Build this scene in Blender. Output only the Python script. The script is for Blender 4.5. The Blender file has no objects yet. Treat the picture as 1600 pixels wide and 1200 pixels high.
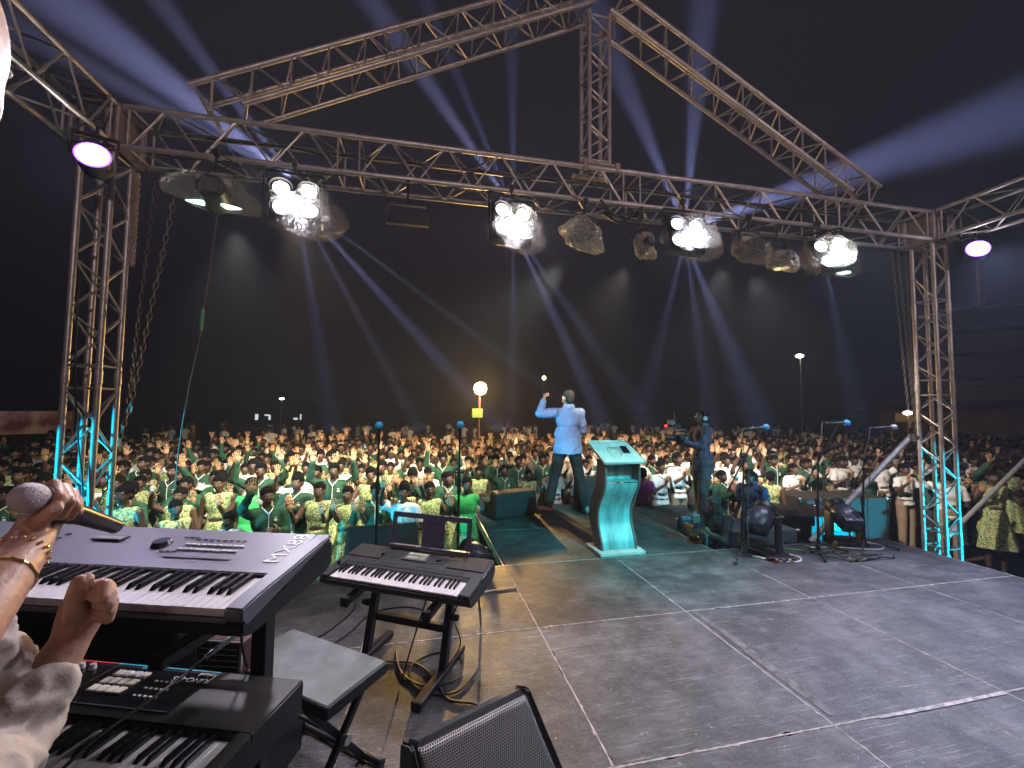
import bpy, bmesh, math, random
import numpy as np
from math import radians as R, sin, cos, pi
from mathutils import Vector as V, Matrix, Quaternion, noise
random.seed(7); np.random.seed(7)
S = bpy.context.scene
COL = S.collection

# ------------------------------------------------------------------ camera, world, exposure
cam = bpy.data.cameras.new('camera'); camo = bpy.data.objects.new('camera', cam); COL.objects.link(camo)
cam.sensor_fit = 'HORIZONTAL'; cam.sensor_width = 36; cam.lens = 14.602
cam.clip_start = .05; cam.clip_end = 500
_r, _u, _f = V((.975, -.2196, .0115)), V((-.0237, -.0528, .9983)), V((.2193, .9742, .0555))
_m = Matrix((_r, _u, -_f)).transposed().to_4x4(); _m.translation = V((-.893, -3.005, 1.605))
camo.matrix_world = _m; S.camera = camo
W = bpy.data.worlds.new('World'); S.world = W; W.use_nodes = True
nt = W.node_tree; _bg = nt.nodes['Background']; _sky = nt.nodes.new('ShaderNodeTexSky')
_sky.sky_type = 'NISHITA'; _sky.sun_disc = False; _sky.sun_elevation = R(-9); _sky.sun_rotation = R(200)
_ad = nt.nodes.new('ShaderNodeVectorMath'); _ad.operation = 'ADD'; 
# night sky: nearly black at the horizon, a faint violet-grey lens veil painted in higher up, the same all round
_g = nt.nodes.new('ShaderNodeNewGeometry'); _sx = nt.nodes.new('ShaderNodeSeparateXYZ'); _mr = nt.nodes.new('ShaderNodeMapRange'); _mr.interpolation_type = 'SMOOTHSTEP'; _mr.inputs[1].default_value = 0; _mr.inputs[2].default_value = .75
_rp = nt.nodes.new('ShaderNodeMix'); _rp.data_type = 'RGBA'; _rp.inputs['A'].default_value = (.0022, .0018, .0034, 1); _rp.inputs['B'].default_value = (.0150, .0130, .0195, 1)
_ab = nt.nodes.new('ShaderNodeMath'); _ab.operation = 'ABSOLUTE'
nt.links.new(_g.outputs['Position'], _sx.inputs[0]); nt.links.new(_sx.outputs['Z'], _ab.inputs[0]); nt.links.new(_ab.outputs[0], _mr.inputs[0]); nt.links.new(_mr.outputs[0], _rp.inputs['Factor']); nt.links.new(_rp.outputs['Result'], _ad.inputs[1])
nt.links.new(_sky.outputs[0], _ad.inputs[0]); nt.links.new(_ad.outputs[0], _bg.inputs[0]); _bg.inputs[1].default_value = 1.0
S.view_settings.view_transform = 'Standard'; S.view_settings.look = 'None'; S.view_settings.exposure = 0; S.view_settings.gamma = 1
S.render.engine = 'CYCLES'; S.cycles.use_denoising = True; S.cycles.max_bounces = 6; S.cycles.transparent_max_bounces = 12
S.cycles.volume_bounces = 0; S.cycles.sample_clamp_indirect = 4; S.cycles.caustics_reflective = False; S.cycles.caustics_refractive = False

def aim(o, tgt):
    o.rotation_euler = (V(tgt) - V(o.location)).to_track_quat('-Z', 'Y').to_euler()
def spot(name, loc, tgt, power, col, angle, blend=.4, size=.06):
    l = bpy.data.lights.new(name, 'SPOT'); l.energy = power; l.color = col; l.spot_size = R(angle); l.spot_blend = blend; l.shadow_soft_size = size
    o = bpy.data.objects.new(name, l); COL.objects.link(o); o.location = loc; aim(o, tgt); return o
WARM, COLD, CYAN = (1, .86, .72), (.72, .78, 1), (.03, .75, 1)
# the four lit blinders on the beam shine back at the stage
for loc, tgt, pw, c in (((-2.02, .90, 3.46), (-1.2, -2.6, .6), 290, (.96, .88, 1)), ((0, .91, 3.5), (.2, -2.6, 0), 370, (.96, .88, .98)),
                        ((1.96, .87, 3.56), (1.9, -2.6, 0), 430, (.90, .88, 1)), ((3.85, .76, 3.48), (3.0, -2.2, 0), 460, (.88, .87, 1))):
    spot('blinder_light', loc, tgt, pw, c, 140, .9, .12)
spot('par_light', (-3.47, .75, 3.56), (-1.6, -1.8, 1.0), 110, (.74, .64, 1), 70, .6)
spot('par_light', (5.9, .58, 3.64), (3.5, -1.5, 0), 1000, (.55, .6, 1), 75, .7)
# the wrapped lamps on the beam shine out over the crowd
for loc, tgt, pw, c, a in (((-2.66, 1.45, 3.3), (-3.6, 5.0, -.2), 1750, (1, .92, .74), 84), ((.76, 1.5, 3.3), (-2.4, 5.2, .0), 3000, (1, .92, .68), 70),
                           ((1.5, 1.45, 3.3), (2.9, 9, .6), 2300, (1, .82, .58), 62), ((2.8, 1.4, 3.4), (5.4, 6.4, .1), 2300, (1, .84, .66), 66),
                           ((3.2, 1.35, 3.3), (7.4, 4.2, -.1), 1900, (1, .88, .76), 74), ((-2.2, 1.45, 3.4), (-1.6, 9, .6), 2500, (1, .72, .44), 70)):
    spot('crowd_light', loc, tgt, pw, c, a, 1.)
# lamps at the rear of the stage roof: a weak pinkish wash that picks out the trusses, and the cyan beams
spot('roof_wash', (-.8, -5.6, 4.6), (-.6, 1.3, 4.9), 420, (1, .76, .74), 105, .8, .2)
spot('roof_wash', (4.6, -5.2, 4.4), (4.4, 1.3, 3.9), 380, (1, .78, .76), 95, .8, .2)
spot('cyan_beam', (2.6, -4.6, 5.4), (1.5, 1.35, .40), 4300, (.03, .74, .80), 23, .8)
spot('cyan_beam', (-1.5, -4.6, 5.4), (-1.2, 3.4, .1), 650, (.10, .90, .74), 26, .9)
spot('cyan_beam', (3.8, -4.6, 5.4), (3.25, 3.6, .3), 3800, (.14, .70, .9), 13, .7)
spot('cyan_beam', (-1.2, -4.6, 5.4), (-3.5, 3.0, .1), 1300, (.08, .85, .75), 10, .8)
spot('cyan_beam', (4.6, -4.6, 5.4), (4.1, .9, .3), 500, (.05, .55, .9), 22, .8)
# cyan uplights on the ground beside the two towers
spot('tower_uplight', (-7.2, -1.2, -.6), (-3.73, 1.42, .30), 3800, (0, .60, 1), 28, .08, .03)
spot('tower_uplight', (6.95, -1.45, -.7), (5.85, 1.17, .05), 1400, (0, .66, 1), 39, .2, .03)
# unseen spots added to brighten the speaker, blue-white, and the cameraman, dim violet
spot('front_fill', (-.3, -4.4, 5.6), (1.38, 3.2, 1.25), 1750, (.80, .86, 1), 14, .6)
spot('front_fill', (4.2, -4.4, 5.6), (3.1, 2.4, 1.0), 520, (.75, .72, 1), 16, .6)
# the bright orange lamp on its stand in the crowd
spot('flood_light', (1.14, 10.85, 2.2), (.2, 0, 0), 1500, (1, .60, .20), 60, .6, .1)
l_ = bpy.data.lights.new('flood_glow', 'POINT'); l_.energy = 900; l_.color = (1, .58, .18); l_.shadow_soft_size = .15; o_ = bpy.data.objects.new('flood_glow', l_); COL.objects.link(o_); o_.location = (1.14, 10.7, 2.24)  # extra point light added at the bulb for an orange halo
# narrow bluish spots added in the haze to imitate lens-flare streaks, out over the far field and up into the sky
for a, t_, pw, c, w in (((-2.2, 1.66, 3.76), (6.2, 36.5, 0.4), 295974, (0.56, 0.57, 1), 3.9),
        ((-2.2, 1.66, 3.76), (14.9, 34.6, 0.7), 239597, (0.5, 0.55, 0.8), 2.6),
        ((-2.2, 1.66, 3.76), (-1.1, 38.2, 0.1), 155034, (0.56, 0.57, 1), 3.2),
        ((-2.2, 1.66, 3.76), (-8.9, 39.9, -0.1), 112751, (0.4, 0.46, 1), 3.9),
        ((0.15, 1.66, 3.72), (16.4, 34.2, 0.5), 239597, (0.56, 0.57, 1), 3.9),
        ((0.15, 1.66, 3.72), (8.0, 36.1, 0.4), 155034, (0.46, 0.5, 0.8), 3.2),
        ((0.15, 1.66, 3.72), (20.6, 33.3, 0.4), 112751, (0.56, 0.57, 1), 4.3),
        ((2.44, 1.66, 3.8), (31.4, 30.9, 0.4), 183222, (0.48, 0.51, 1), 4.8),
        ((2.44, 1.66, 3.8), (26.6, 31.9, 0.5), 140940, (0.48, 0.51, 1), 3.5),
        ((2.44, 1.66, 3.8), (20.0, 33.4, 0.4), 98658, (0.48, 0.51, 1), 4.3),
        ((4.6, 1.6, 3.7), (40.4, 28.8, 0.5), 98658, (0.42, 0.46, 0.9), 3.5),
        ((-2.25, 1.7, 4.0), (-6.6, 3.4, 7.6), 281880, (0.54, 0.55, 1), 12.2),
        ((-2.25, 1.7, 4.0), (-5.0, 3.4, 7.8), 187920, (0.50, 0.55, 0.95), 6.1),
        ((-2.25, 1.7, 4.0), (-8.0, 3.0, 7.2), 187920, (0.56, 0.57, 1), 7.0),
        ((0.15, 1.66, 3.95), (-2.2, 3.6, 8.6), 250559, (0.54, 0.55, 1), 7.0),
        ((0.15, 1.66, 3.95), (-1.2, 3.6, 8.8), 156600, (0.36, 0.46, 1), 4.3),
        ((0.15, 1.66, 3.95), (0.5, 3.6, 9), 112751, (0.36, 0.46, 1), 5.2),
        ((2.44, 1.66, 3.98), (1.9, 3.4, 8.6), 187920, (0.48, 0.51, 1), 8.7),
        ((2.44, 1.66, 3.98), (4.0, 3.2, 9.0), 219239, (0.48, 0.51, 1), 7.8),
        ((2.44, 1.66, 3.95), (11.4, 3.0, 8.0), 407160, (0.48, 0.51, 1), 10.4)):
    spot('flare_shaft', a, t_, pw, c, w, 1., .02)

# ------------------------------------------------------------------ materials
MATS = {}
def mat(name, col, rough=.5, metal=0., noise_=.0, nscale=20., bump=.0, bscale=60., emis=None, estr=0., spec=None, vary=0., sample=True, alpha=None, sss=0):
    if name in MATS: return MATS[name]
    m = bpy.data.materials.new(name); m.use_nodes = True; nt = m.node_tree; b = nt.nodes['Principled BSDF']; L = nt.links
    b.inputs['Base Color'].default_value = (*col, 1); b.inputs['Roughness'].default_value = rough; b.inputs['Metallic'].default_value = metal
    if spec is not None: b.inputs['Specular IOR Level'].default_value = spec
    tc = nt.nodes.new('ShaderNodeTexCoord'); last = None
    if noise_ > 0:
        n = nt.nodes.new('ShaderNodeTexNoise'); n.inputs['Scale'].default_value = nscale; n.inputs['Detail'].default_value = 5; L.new(tc.outputs['Object'], n.inputs['Vector'])
        r = nt.nodes.new('ShaderNodeMapRange'); r.inputs['From Min'].default_value = .3; r.inputs['From Max'].default_value = .7
        r.inputs['To Min'].default_value = 1 - noise_; r.inputs['To Max'].default_value = 1 + noise_; L.new(n.outputs[0], r.inputs['Value'])
        mx = nt.nodes.new('ShaderNodeVectorMath'); mx.operation = 'SCALE'; mx.inputs[0].default_value = col; L.new(r.outputs[0], mx.inputs['Scale']); last = mx.outputs[0]
    if vary > 0:
        oi = nt.nodes.new('ShaderNodeObjectInfo'); r = nt.nodes.new('ShaderNodeMapRange'); r.inputs['To Min'].default_value = 1 - vary; r.inputs['To Max'].default_value = 1 + vary
        L.new(oi.outputs['Random'], r.inputs['Value']); mx = nt.nodes.new('ShaderNodeVectorMath'); mx.operation = 'SCALE'
        if last: L.new(last, mx.inputs[0])
        else: mx.inputs[0].default_value = col
        L.new(r.outputs[0], mx.inputs['Scale']); last = mx.outputs[0]
    if last: L.new(last, b.inputs['Base Color'])
    if bump > 0:
        n = nt.nodes.new('ShaderNodeTexNoise'); n.inputs['Scale'].default_value = bscale; n.inputs['Detail'].default_value = 4; L.new(tc.outputs['Object'], n.inputs['Vector'])
        bp = nt.nodes.new('ShaderNodeBump'); bp.inputs['Strength'].default_value = bump; bp.inputs['Distance'].default_value = .01
        L.new(n.outputs[0], bp.inputs['Height']); L.new(bp.outputs[0], b.inputs['Normal'])
    if emis:
        b.inputs['Emission Color'].default_value = (*emis, 1); b.inputs['Emission Strength'].default_value = estr
        if not sample: m.cycles.emission_sampling = 'NONE'
    if alpha is not None: b.inputs['Alpha'].default_value = alpha
    MATS[name] = m; return m
def node(nt, t, **k):
    n = nt.nodes.new(t)
    for a, v in k.items():
        if a in n.inputs: n.inputs[a].default_value = v
        else: setattr(n, a, v)
    return n
alu = mat('aluminium', (.50, .45, .43), .42, .55, .22, 9, .15, 120)
alu_dk = mat('aluminium_worn', (.34, .27, .25), .5, .5, .25, 12)
black = mat('black_plastic', (.012, .012, .014), .45, 0, .15, 30)
blackm = mat('black_metal', (.018, .018, .022), .4, .3, .2, 30)
blackc = mat('black_cloth', (.010, .010, .012), .9, 0, .2, 30)
rubber = mat('rubber', (.010, .010, .010), .75)
silver = mat('silver_plastic', (.155, .15, .185), .42, .25, .05, 60)
white = mat('white_plastic', (.75, .72, .70), .35)
keyw = mat('ivory_key', (.72, .68, .68), .3)
keyb = mat('ebony_key', (.010, .010, .012), .25)
chrome = mat('chrome', (.6, .6, .6), .25, .9)
steel_ch = mat('chain_steel', (.14, .13, .12), .5, .5)
lampw = mat('lamp_glow', (1, 1, 1), .5, emis=(1, .93, .82), estr=28, sample=False)
lampc = mat('lamp_glow_cold', (1, 1, 1), .5, emis=(.9, .86, 1), estr=24, sample=False)
lampo = mat('lamp_glow_orange', (1, .8, .4), .5, emis=(1, .66, .22), estr=30, sample=False)
foamblue = mat('blue_foam', (.05, .30, .62), .8, 0, .15, 200, .3, 300)
cablem = mat('cable_rubber', (.012, .012, .013), .5)
cablew = mat('cable_white', (.6, .58, .55), .5)

# ------------------------------------------------------------------ mesh helpers
class MB:
    def __init__(s): s.v = []; s.f = []; s.m = []
    def add(s, vs, fs, mi=0):
        o = len(s.v); s.v += [tuple(p) for p in vs]; s.f += [tuple(i + o for i in f) for f in fs]; s.m += [mi] * len(fs); return s
    def box(s, c, d, rot=None, mi=0, bev=0, seg=1):
        if bev:
            bm = bmesh.new(); bmesh.ops.create_cube(bm, size=1); bmesh.ops.scale(bm, vec=d, verts=bm.verts)
            bmesh.ops.bevel(bm, geom=bm.edges[:], offset=bev, segments=seg, affect='EDGES', profile=.6)
            vs = [v.co.copy() for v in bm.verts]; fs = [[v.index for v in f.verts] for f in bm.faces]
            bm.free()
        else:
            vs = [V((x * d[0] / 2, y * d[1] / 2, z * d[2] / 2)) for x in (-1, 1) for y in (-1, 1) for z in (-1, 1)]
            fs = [(0, 1, 3, 2), (4, 6, 7, 5), (0, 4, 5, 1), (2, 3, 7, 6), (0, 2, 6, 4), (1, 5, 7, 3)]
        if rot is not None: vs = [rot @ v for v in vs]
        return s.add([v + V(c) for v in vs], fs, mi)
    def cyl(s, a, b, r1, r2=None, n=12, mi=0, caps=True):
        a = V(a); b = V(b); r2 = r1 if r2 is None else r2; q = (b - a).to_track_quat('Z', 'Y')
        x = q @ V((1, 0, 0)); y = q @ V((0, 1, 0)); vs = []
        for p, r in ((a, r1), (b, r2)):
            for i in range(n): t = 2 * pi * i / n; vs.append(p + x * (r * cos(t)) + y * (r * sin(t)))
        fs = [(i, (i + 1) % n, n + (i + 1) % n, n + i) for i in range(n)]
        if caps: fs += [tuple(range(n))[::-1], tuple(range(n, 2 * n))]
        return s.add(vs, fs, mi)
    def tube(s, pts, r, n=8, mi=0, closed=False):
        pts = [V(p) for p in pts]; N = len(pts); rings = []; nx = None
        for k, p in enumerate(pts):
            if closed: t = pts[(k + 1) % N] - pts[k - 1]
            else: t = (pts[min(k + 1, N - 1)] - pts[max(k - 1, 0)])
            t = t.normalized() if t.length > 1e-9 else V((0, 0, 1))
            if nx is None: nx = t.orthogonal().normalized()
            nx = (nx - t * nx.dot(t)); nx = nx.normalized() if nx.length > 1e-6 else t.orthogonal().normalized()
            ny = t.cross(nx); rr = r[k] if isinstance(r, (list, tuple)) else r
            rings.append([p + nx * (rr * cos(2 * pi * i / n)) + ny * (rr * sin(2 * pi * i / n)) for i in range(n)])
        vs = [p for g in rings for p in g]; fs = []
        for k in range(N if closed else N - 1):
            a = k * n; b = ((k + 1) % N) * n; fs += [(a + i, a + (i + 1) % n, b + (i + 1) % n, b + i) for i in range(n)]
        if not closed: fs += [tuple(range(n))[::-1], tuple(range((N - 1) * n, N * n))]
        return s.add(vs, fs, mi)
    def sph(s, c, r, nu=14, nv=9, rot=None, mi=0):
        if not isinstance(r, (tuple, list)): r = (r, r, r)
        vs = [V((0, 0, -r[2]))]
        for j in range(1, nv):
            t = -pi / 2 + pi * j / nv
            for i in range(nu): p = 2 * pi * i / nu; vs.append(V((r[0] * cos(t) * cos(p), r[1] * cos(t) * sin(p), r[2] * sin(t))))
        vs.append(V((0, 0, r[2]))); top = len(vs) - 1; fs = []
        for i in range(nu): fs.append((0, 1 + (i + 1) % nu, 1 + i)); fs.append((top, top - nu + i, top - nu + (i + 1) % nu))
        for j in range(nv - 2):
            a = 1 + j * nu; fs += [(a + i, a + (i + 1) % nu, a + nu + (i + 1) % nu, a + nu + i) for i in range(nu)]
        if rot is not None: vs = [rot @ v for v in vs]
        return s.add([v + V(c) for v in vs], fs, mi)
    def rc(s, a, b, ra, rb, n=12, mi=0):
        s.cyl(a, b, ra, rb, n, mi); s.sph(a, ra, n, 8, mi=mi); s.sph(b, rb, n, 8, mi=mi); return s
    def mesh(s, name, mats, smooth=True, ang=35):
        me = bpy.data.meshes.new(name); me.from_pydata(s.v, [], s.f)
        for m in (mats if isinstance(mats, (list, tuple)) else [mats]): me.materials.append(m)
        if any(s.m): me.polygons.foreach_set('material_index', s.m)
        if smooth: me.polygons.foreach_set('use_smooth', [True] * len(me.polygons)); me.set_sharp_from_angle(angle=R(ang))
        me.update(); return me
    def build(s, name, mats, parent=None, smooth=True, ang=35, **k):
        return link(name, s.mesh(name, mats, smooth, ang), parent, **k)
def link(name, me, parent=None, loc=None, rot=None, label=None, cat=None, group=None, kind=None):
    o = bpy.data.objects.new(name, me); COL.objects.link(o)
    if parent is not None: o.parent = parent
    if loc is not None: o.location = loc
    if rot is not None: o.rotation_euler = rot
    return tag(o, label, cat, group, kind)
def tag(o, label=None, cat=None, group=None, kind=None):
    if label: o['label'] = label
    if cat: o['category'] = cat
    if group: o['group'] = group
    if kind: o['kind'] = kind
    return o
def thing(name, label, cat, loc=(0, 0, 0), rot=(0, 0, 0), group=None, kind=None):
    o = bpy.data.objects.new(name, None); COL.objects.link(o); o.location = loc; o.rotation_euler = rot; o.empty_display_size = .1
    return tag(o, label, cat, group, kind)
def copytree(o, parent=None):
    c = o.copy(); COL.objects.link(c)
    if parent is not None: c.parent = parent
    for ch in list(o.children): copytree(ch, c)
    return c
def spline(pts, k=8):
    pts = [V(p) for p in pts]; P = [pts[0]] + pts + [pts[-1]]; out = []
    for i in range(1, len(P) - 2):
        for j in range(k):
            t = j / k; a, b, c, d = P[i - 1], P[i], P[i + 1], P[i + 2]
            out.append(.5 * ((2 * b) + (c - a) * t + (2 * a - 5 * b + 4 * c - d) * t * t + (3 * b - a - 3 * c + d) * t ** 3))
    return out + [pts[-1]]
def textmesh(name, txt, size, m, parent, loc, rot, ext=.0006, align='LEFT', shear=0.):
    c = bpy.data.curves.new(name, 'FONT'); c.body = txt; c.size = size; c.extrude = ext; c.align_x = align; c.shear = shear; c.resolution_u = 3
    o = bpy.data.objects.new(name, c); COL.objects.link(o)
    me = bpy.data.meshes.new_from_object(o.evaluated_get(bpy.context.evaluated_depsgraph_get())); bpy.data.objects.remove(o)
    me.materials.clear(); me.materials.append(m)
    return link(name, me, parent, loc, rot)

# ------------------------------------------------------------------ ground, sky is the world
def ground_mat():
    m = bpy.data.materials.new('dry_earth'); m.use_nodes = True; nt = m.node_tree; b = nt.nodes['Principled BSDF']; L = nt.links
    tc = node(nt, 'ShaderNodeTexCoord'); n = node(nt, 'ShaderNodeTexNoise', Scale=3., Detail=8.); L.new(tc.outputs['Object'], n.inputs['Vector'])
    r = node(nt, 'ShaderNodeValToRGB'); r.color_ramp.elements[0].color = (.022, .02, .012, 1); r.color_ramp.elements[1].color = (.075, .058, .035, 1)
    L.new(n.outputs[0], r.inputs[0]); L.new(r.outputs[0], b.inputs['Base Color']); b.inputs['Roughness'].default_value = .95
    return m
GZ = -.90
g = MB(); g.add([(-260, -120, 0), (260, -120, 0), (260, 420, 0), (-260, 420, 0)], [(0, 1, 2, 3)])
g.build('ground', ground_mat(), loc=(0, 0, GZ), kind='structure')

# ------------------------------------------------------------------ stage deck
def deck_mat():
    m = bpy.data.materials.new('phenolic_deck'); m.use_nodes = True; nt = m.node_tree; b = nt.nodes['Principled BSDF']; L = nt.links
    tc = node(nt, 'ShaderNodeTexCoord'); ge = node(nt, 'ShaderNodeNewGeometry'); oi = node(nt, 'ShaderNodeObjectInfo')
    def ns(scale, det, src=None, rough=.6):
        n = node(nt, 'ShaderNodeTexNoise', Scale=scale, Detail=det, Roughness=rough); L.new(src or ge.outputs['Position'], n.inputs['Vector']); return n.outputs[0]
    def mr(v, a, b_, c, d):
        n = node(nt, 'ShaderNodeMapRange'); n.inputs[1].default_value = a; n.inputs[2].default_value = b_; n.inputs[3].default_value = c; n.inputs[4].default_value = d; L.new(v, n.inputs[0]); return n.outputs[0]
    def ma(op, a, b_):
        n = node(nt, 'ShaderNodeMath', operation=op)
        for i, x in enumerate((a, b_)):
            if isinstance(x, float): n.inputs[i].default_value = x
            else: L.new(x, n.inputs[i])
        return n.outputs[0]
    def stretch(rz, sx, sy):
        mp = node(nt, 'ShaderNodeMapping'); mp.inputs['Rotation'].default_value = (0, 0, rz); mp.inputs['Scale'].default_value = (sx, sy, 1); L.new(ge.outputs['Position'], mp.inputs['Vector']); return mp.outputs[0]
    base = mr(oi.outputs['Random'], 0, 1, .020, .040)
    dust = mr(ns(1.3, 9, rough=.7), .46, .66, -.006, .060)
    dust2 = mr(ns(7., 9, rough=.8), .48, .68, 0., .05)
    grain = mr(ns(60., 5, rough=.8), .40, .70, -.012, .03)
    def scr(rz, sx, sy, lo, hi, amt, det=6, msc=1.7):
        f = mr(ns(1., det, stretch(rz, sx, sy), .8), lo, hi, 0., amt); k = mr(ns(msc, 3), .46, .60, 0., 1.); return ma('MULTIPLY', f, k)
    s1 = scr(.5, 3, 70, .56, .62, .16); s2 = scr(-.9, 2.5, 85, .57, .63, .15, 6, 2.3); s3 = scr(1.4, 2.2, 26, .55, .66, .07, 5, 1.2); s4 = scr(.05, 2., 95, .58, .63, .14, 6, 2.9)
    spk = mr(ns(48., 2), .69, .73, 0., .28)
    wear = mr(ns(2.4, 8, stretch(.9, 1., 2.6), .75), .50, .66, 0., .05)
    v = base
    for x in (dust, dust2, grain, s1, s2, s3, s4, spk, wear): v = ma('ADD', v, x)
    v = ma('MAXIMUM', v, .008)
    cm = node(nt, 'ShaderNodeCombineColor'); L.new(v, cm.inputs[0]); L.new(ma('MULTIPLY', v, .955), cm.inputs[1]); L.new(ma('MULTIPLY', v, .945), cm.inputs[2])
    L.new(cm.outputs[0], b.inputs['Base Color'])
    L.new(mr(ns(5., 6), .3, .7, .36, .60), b.inputs['Roughness']); b.inputs['Specular IOR Level'].default_value = .5
    # wire-mesh print of the anti-slip board
    w1 = node(nt, 'ShaderNodeTexWave', Scale=34.); L.new(ge.outputs['Position'], w1.inputs['Vector'])
    w2 = node(nt, 'ShaderNodeTexWave', Scale=34., bands_direction='Y'); L.new(ge.outputs['Position'], w2.inputs['Vector'])
    h = ma('ADD', ma('MAXIMUM', w1.outputs['Fac'], w2.outputs['Fac']), ns(140., 3))
    bp = node(nt, 'ShaderNodeBump', Strength=.4, Distance=.004); L.new(h, bp.inputs['Height']); L.new(bp.outputs[0], b.inputs['Normal'])
    return m
DECK = deck_mat()
seam = mat('seam_plywood', (.36, .31, .27), .7, 0, .45, 14)
skirt = mat('stage_skirt_cloth', (.008, .008, .009), .95)
edgealu = mat('edge_aluminium', (.5, .5, .5), .4, .6, .2, 20)
stage = thing('stage_floor', None, None, kind='structure')
PX, PY = 1.22, 1.207
def deck_panel(ix, iy):
    x0, x1, y0, y1 = ix * PX, (ix + 1) * PX, iy * PY, (iy + 1) * PY; gp = .0035; n = 26; rr = random.Random(ix * 77 + iy)
    ring = []
    def j():
        q = rr.random(); return rr.uniform(.006, .014) if q > .955 else rr.uniform(0, .0018)
    for i in range(n): ring.append((x0 + gp + (PX - 2 * gp) * i / n, y0 + gp + j()))
    for i in range(n): ring.append((x1 - gp - j(), y0 + gp + (PY - 2 * gp) * i / n))
    for i in range(n): ring.append((x1 - gp - (PX - 2 * gp) * i / n, y1 - gp - j()))
    for i in range(n): ring.append((x0 + gp + j(), y1 - gp - (PY - 2 * gp) * i / n))
    N = len(ring); vs = [(x, y, 0) for x, y in ring] + [(x, y, -.018) for x, y in ring]
    b = MB(); b.add(vs, [tuple(range(N))] + [(i, N + i, N + (i + 1) % N, (i + 1) % N) for i in range(N)])
    b.build('deck_panel', DECK, stage, smooth=False)
cells = [(ix, iy) for iy in range(-4, 1) for ix in range(-2, 4)] + [(ix, iy) for iy in (1, 2) for ix in (0, 1)]
for c in cells: deck_panel(*c)
b = MB(); b.box((1.22, -1.81, -.045), (7.36, 6.05, .05)); b.box((1.22, 2.415, -.045), (2.46, 2.40, .05)); b.build('deck_substrate', seam, stage, smooth=False)
b = MB()
b.box((1.22, 1.2125, -.05), (7.36, .011, .104)); b.box((4.889, -1.81, -.05), (.012, 6.03, .10)); b.box((-2.449, -1.81, -.05), (.012, 6.03, .10))
b.box((-.009, 2.42, -.052), (.012, 2.40, .10)); b.box((2.449, 2.42, -.052), (.012, 2.40, .10)); b.box((1.22, 3.628, -.052), (2.47, .012, .10))
b.build('edge_profile', edgealu, stage, smooth=False)
b = MB()
for a_, c_ in (((-2.46, 1.19), (0, 1.19)), ((0, 1.19), (0, 3.62)), ((0, 3.62), (2.44, 3.62)), ((2.44, 3.62), (2.44, 1.19)), ((2.44, 1.19), (4.88, 1.19)), ((4.88, 1.19), (4.88, -4.8)), ((-2.45, 1.19), (-2.45, -4.8))):
    a_ = V((*a_, 0)); c_ = V((*c_, 0)); n = 30; vs = []; d = (c_ - a_).normalized(); nn = V((-d.y, d.x, 0))
    for i in range(n + 1):
        p = a_.lerp(c_, i / n) + nn * (.02 * sin(i * 2.4)); vs += [(p.x, p.y, -.08), (p.x, p.y, GZ)]
    b.add(vs, [(2 * i, 2 * i + 1, 2 * i + 3, 2 * i + 2) for i in range(n)])
b.build('stage_skirt', skirt, stage)
# pale worn seams between the boards, flush strips with ragged edges
def seam_strip(a, c, n, seed, w0=.0055):
    rr_ = random.Random(seed); a = V((*a, .0016)); c = V((*c, .0016)); d = (c - a).normalized(); q = V((-d.y, d.x, 0)); vs = []
    for i in range(n + 1):
        p = a.lerp(c, i / n); w = w0 * rr_.uniform(.45, 1.15) + (rr_.uniform(.002, .010) if rr_.random() > .965 else 0); w2 = w0 * rr_.uniform(.45, 1.15) + (rr_.uniform(.002, .012) if rr_.random() > .965 else 0)
        vs += [p + q * w, p - q * w2]
    b = MB(); b.add(vs, [(2 * i, 2 * i + 1, 2 * i + 3, 2 * i + 2) for i in range(n)]); b.build('board_seam', seam, stage, smooth=False)
for ix in range(-1, 4): seam_strip((ix * PX, -4 * PY), (ix * PX, 1.200), 260, ix + 5)
seam_strip((PX, 1.225), (PX, 3 * PY - .01), 110, 31)
for iy in range(-3, 1): seam_strip((-2.44, iy * PY), (4.88, iy * PY), 340, iy + 50)
seam_strip((0, 2 * PY), (2.44, 2 * PY), 110, 71)
# worn tape and scuffs on the boards
tape = mat('worn_gaffer_tape', (.13, .12, .11), .8, 0, .5, 18)
tapew = mat('pale_tape', (.40, .36, .34), .7, 0, .5, 25)
def strip(name, pts, w, m, lab, z=.004):
    pts = [V((*p, z)) for p in pts]; vs = []; n = len(pts)
    for i, p in enumerate(pts):
        d = (pts[min(i + 1, n - 1)] - pts[max(i - 1, 0)]).normalized(); q = V((-d.y, d.x, 0)); ww = w[i] if isinstance(w, list) else w
        vs += [p + q * ww / 2, p - q * ww / 2]
    b = MB(); b.add(vs, [(2 * i, 2 * i + 2, 2 * i + 3, 2 * i + 1) for i in range(n - 1)]); b.build(name, m, smooth=False, label=lab, cat='tape')
strip('floor_tape', [(1.275, -.03), (1.30, -.3), (1.295, -.6), (1.285, -.95), (1.27, -1.15)], [.035, .06, .075, .065, .03], tape, 'long grey strip of worn tape lying along a board seam at centre stage')
strip('floor_tape', [(1.50, -1.214), (1.9, -1.217), (2.3, -1.214), (2.44, -1.213)], [.018, .024, .020, .026], tapew, 'whitish tape along the seam nearest the stage side by the bottom of the picture')

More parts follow.
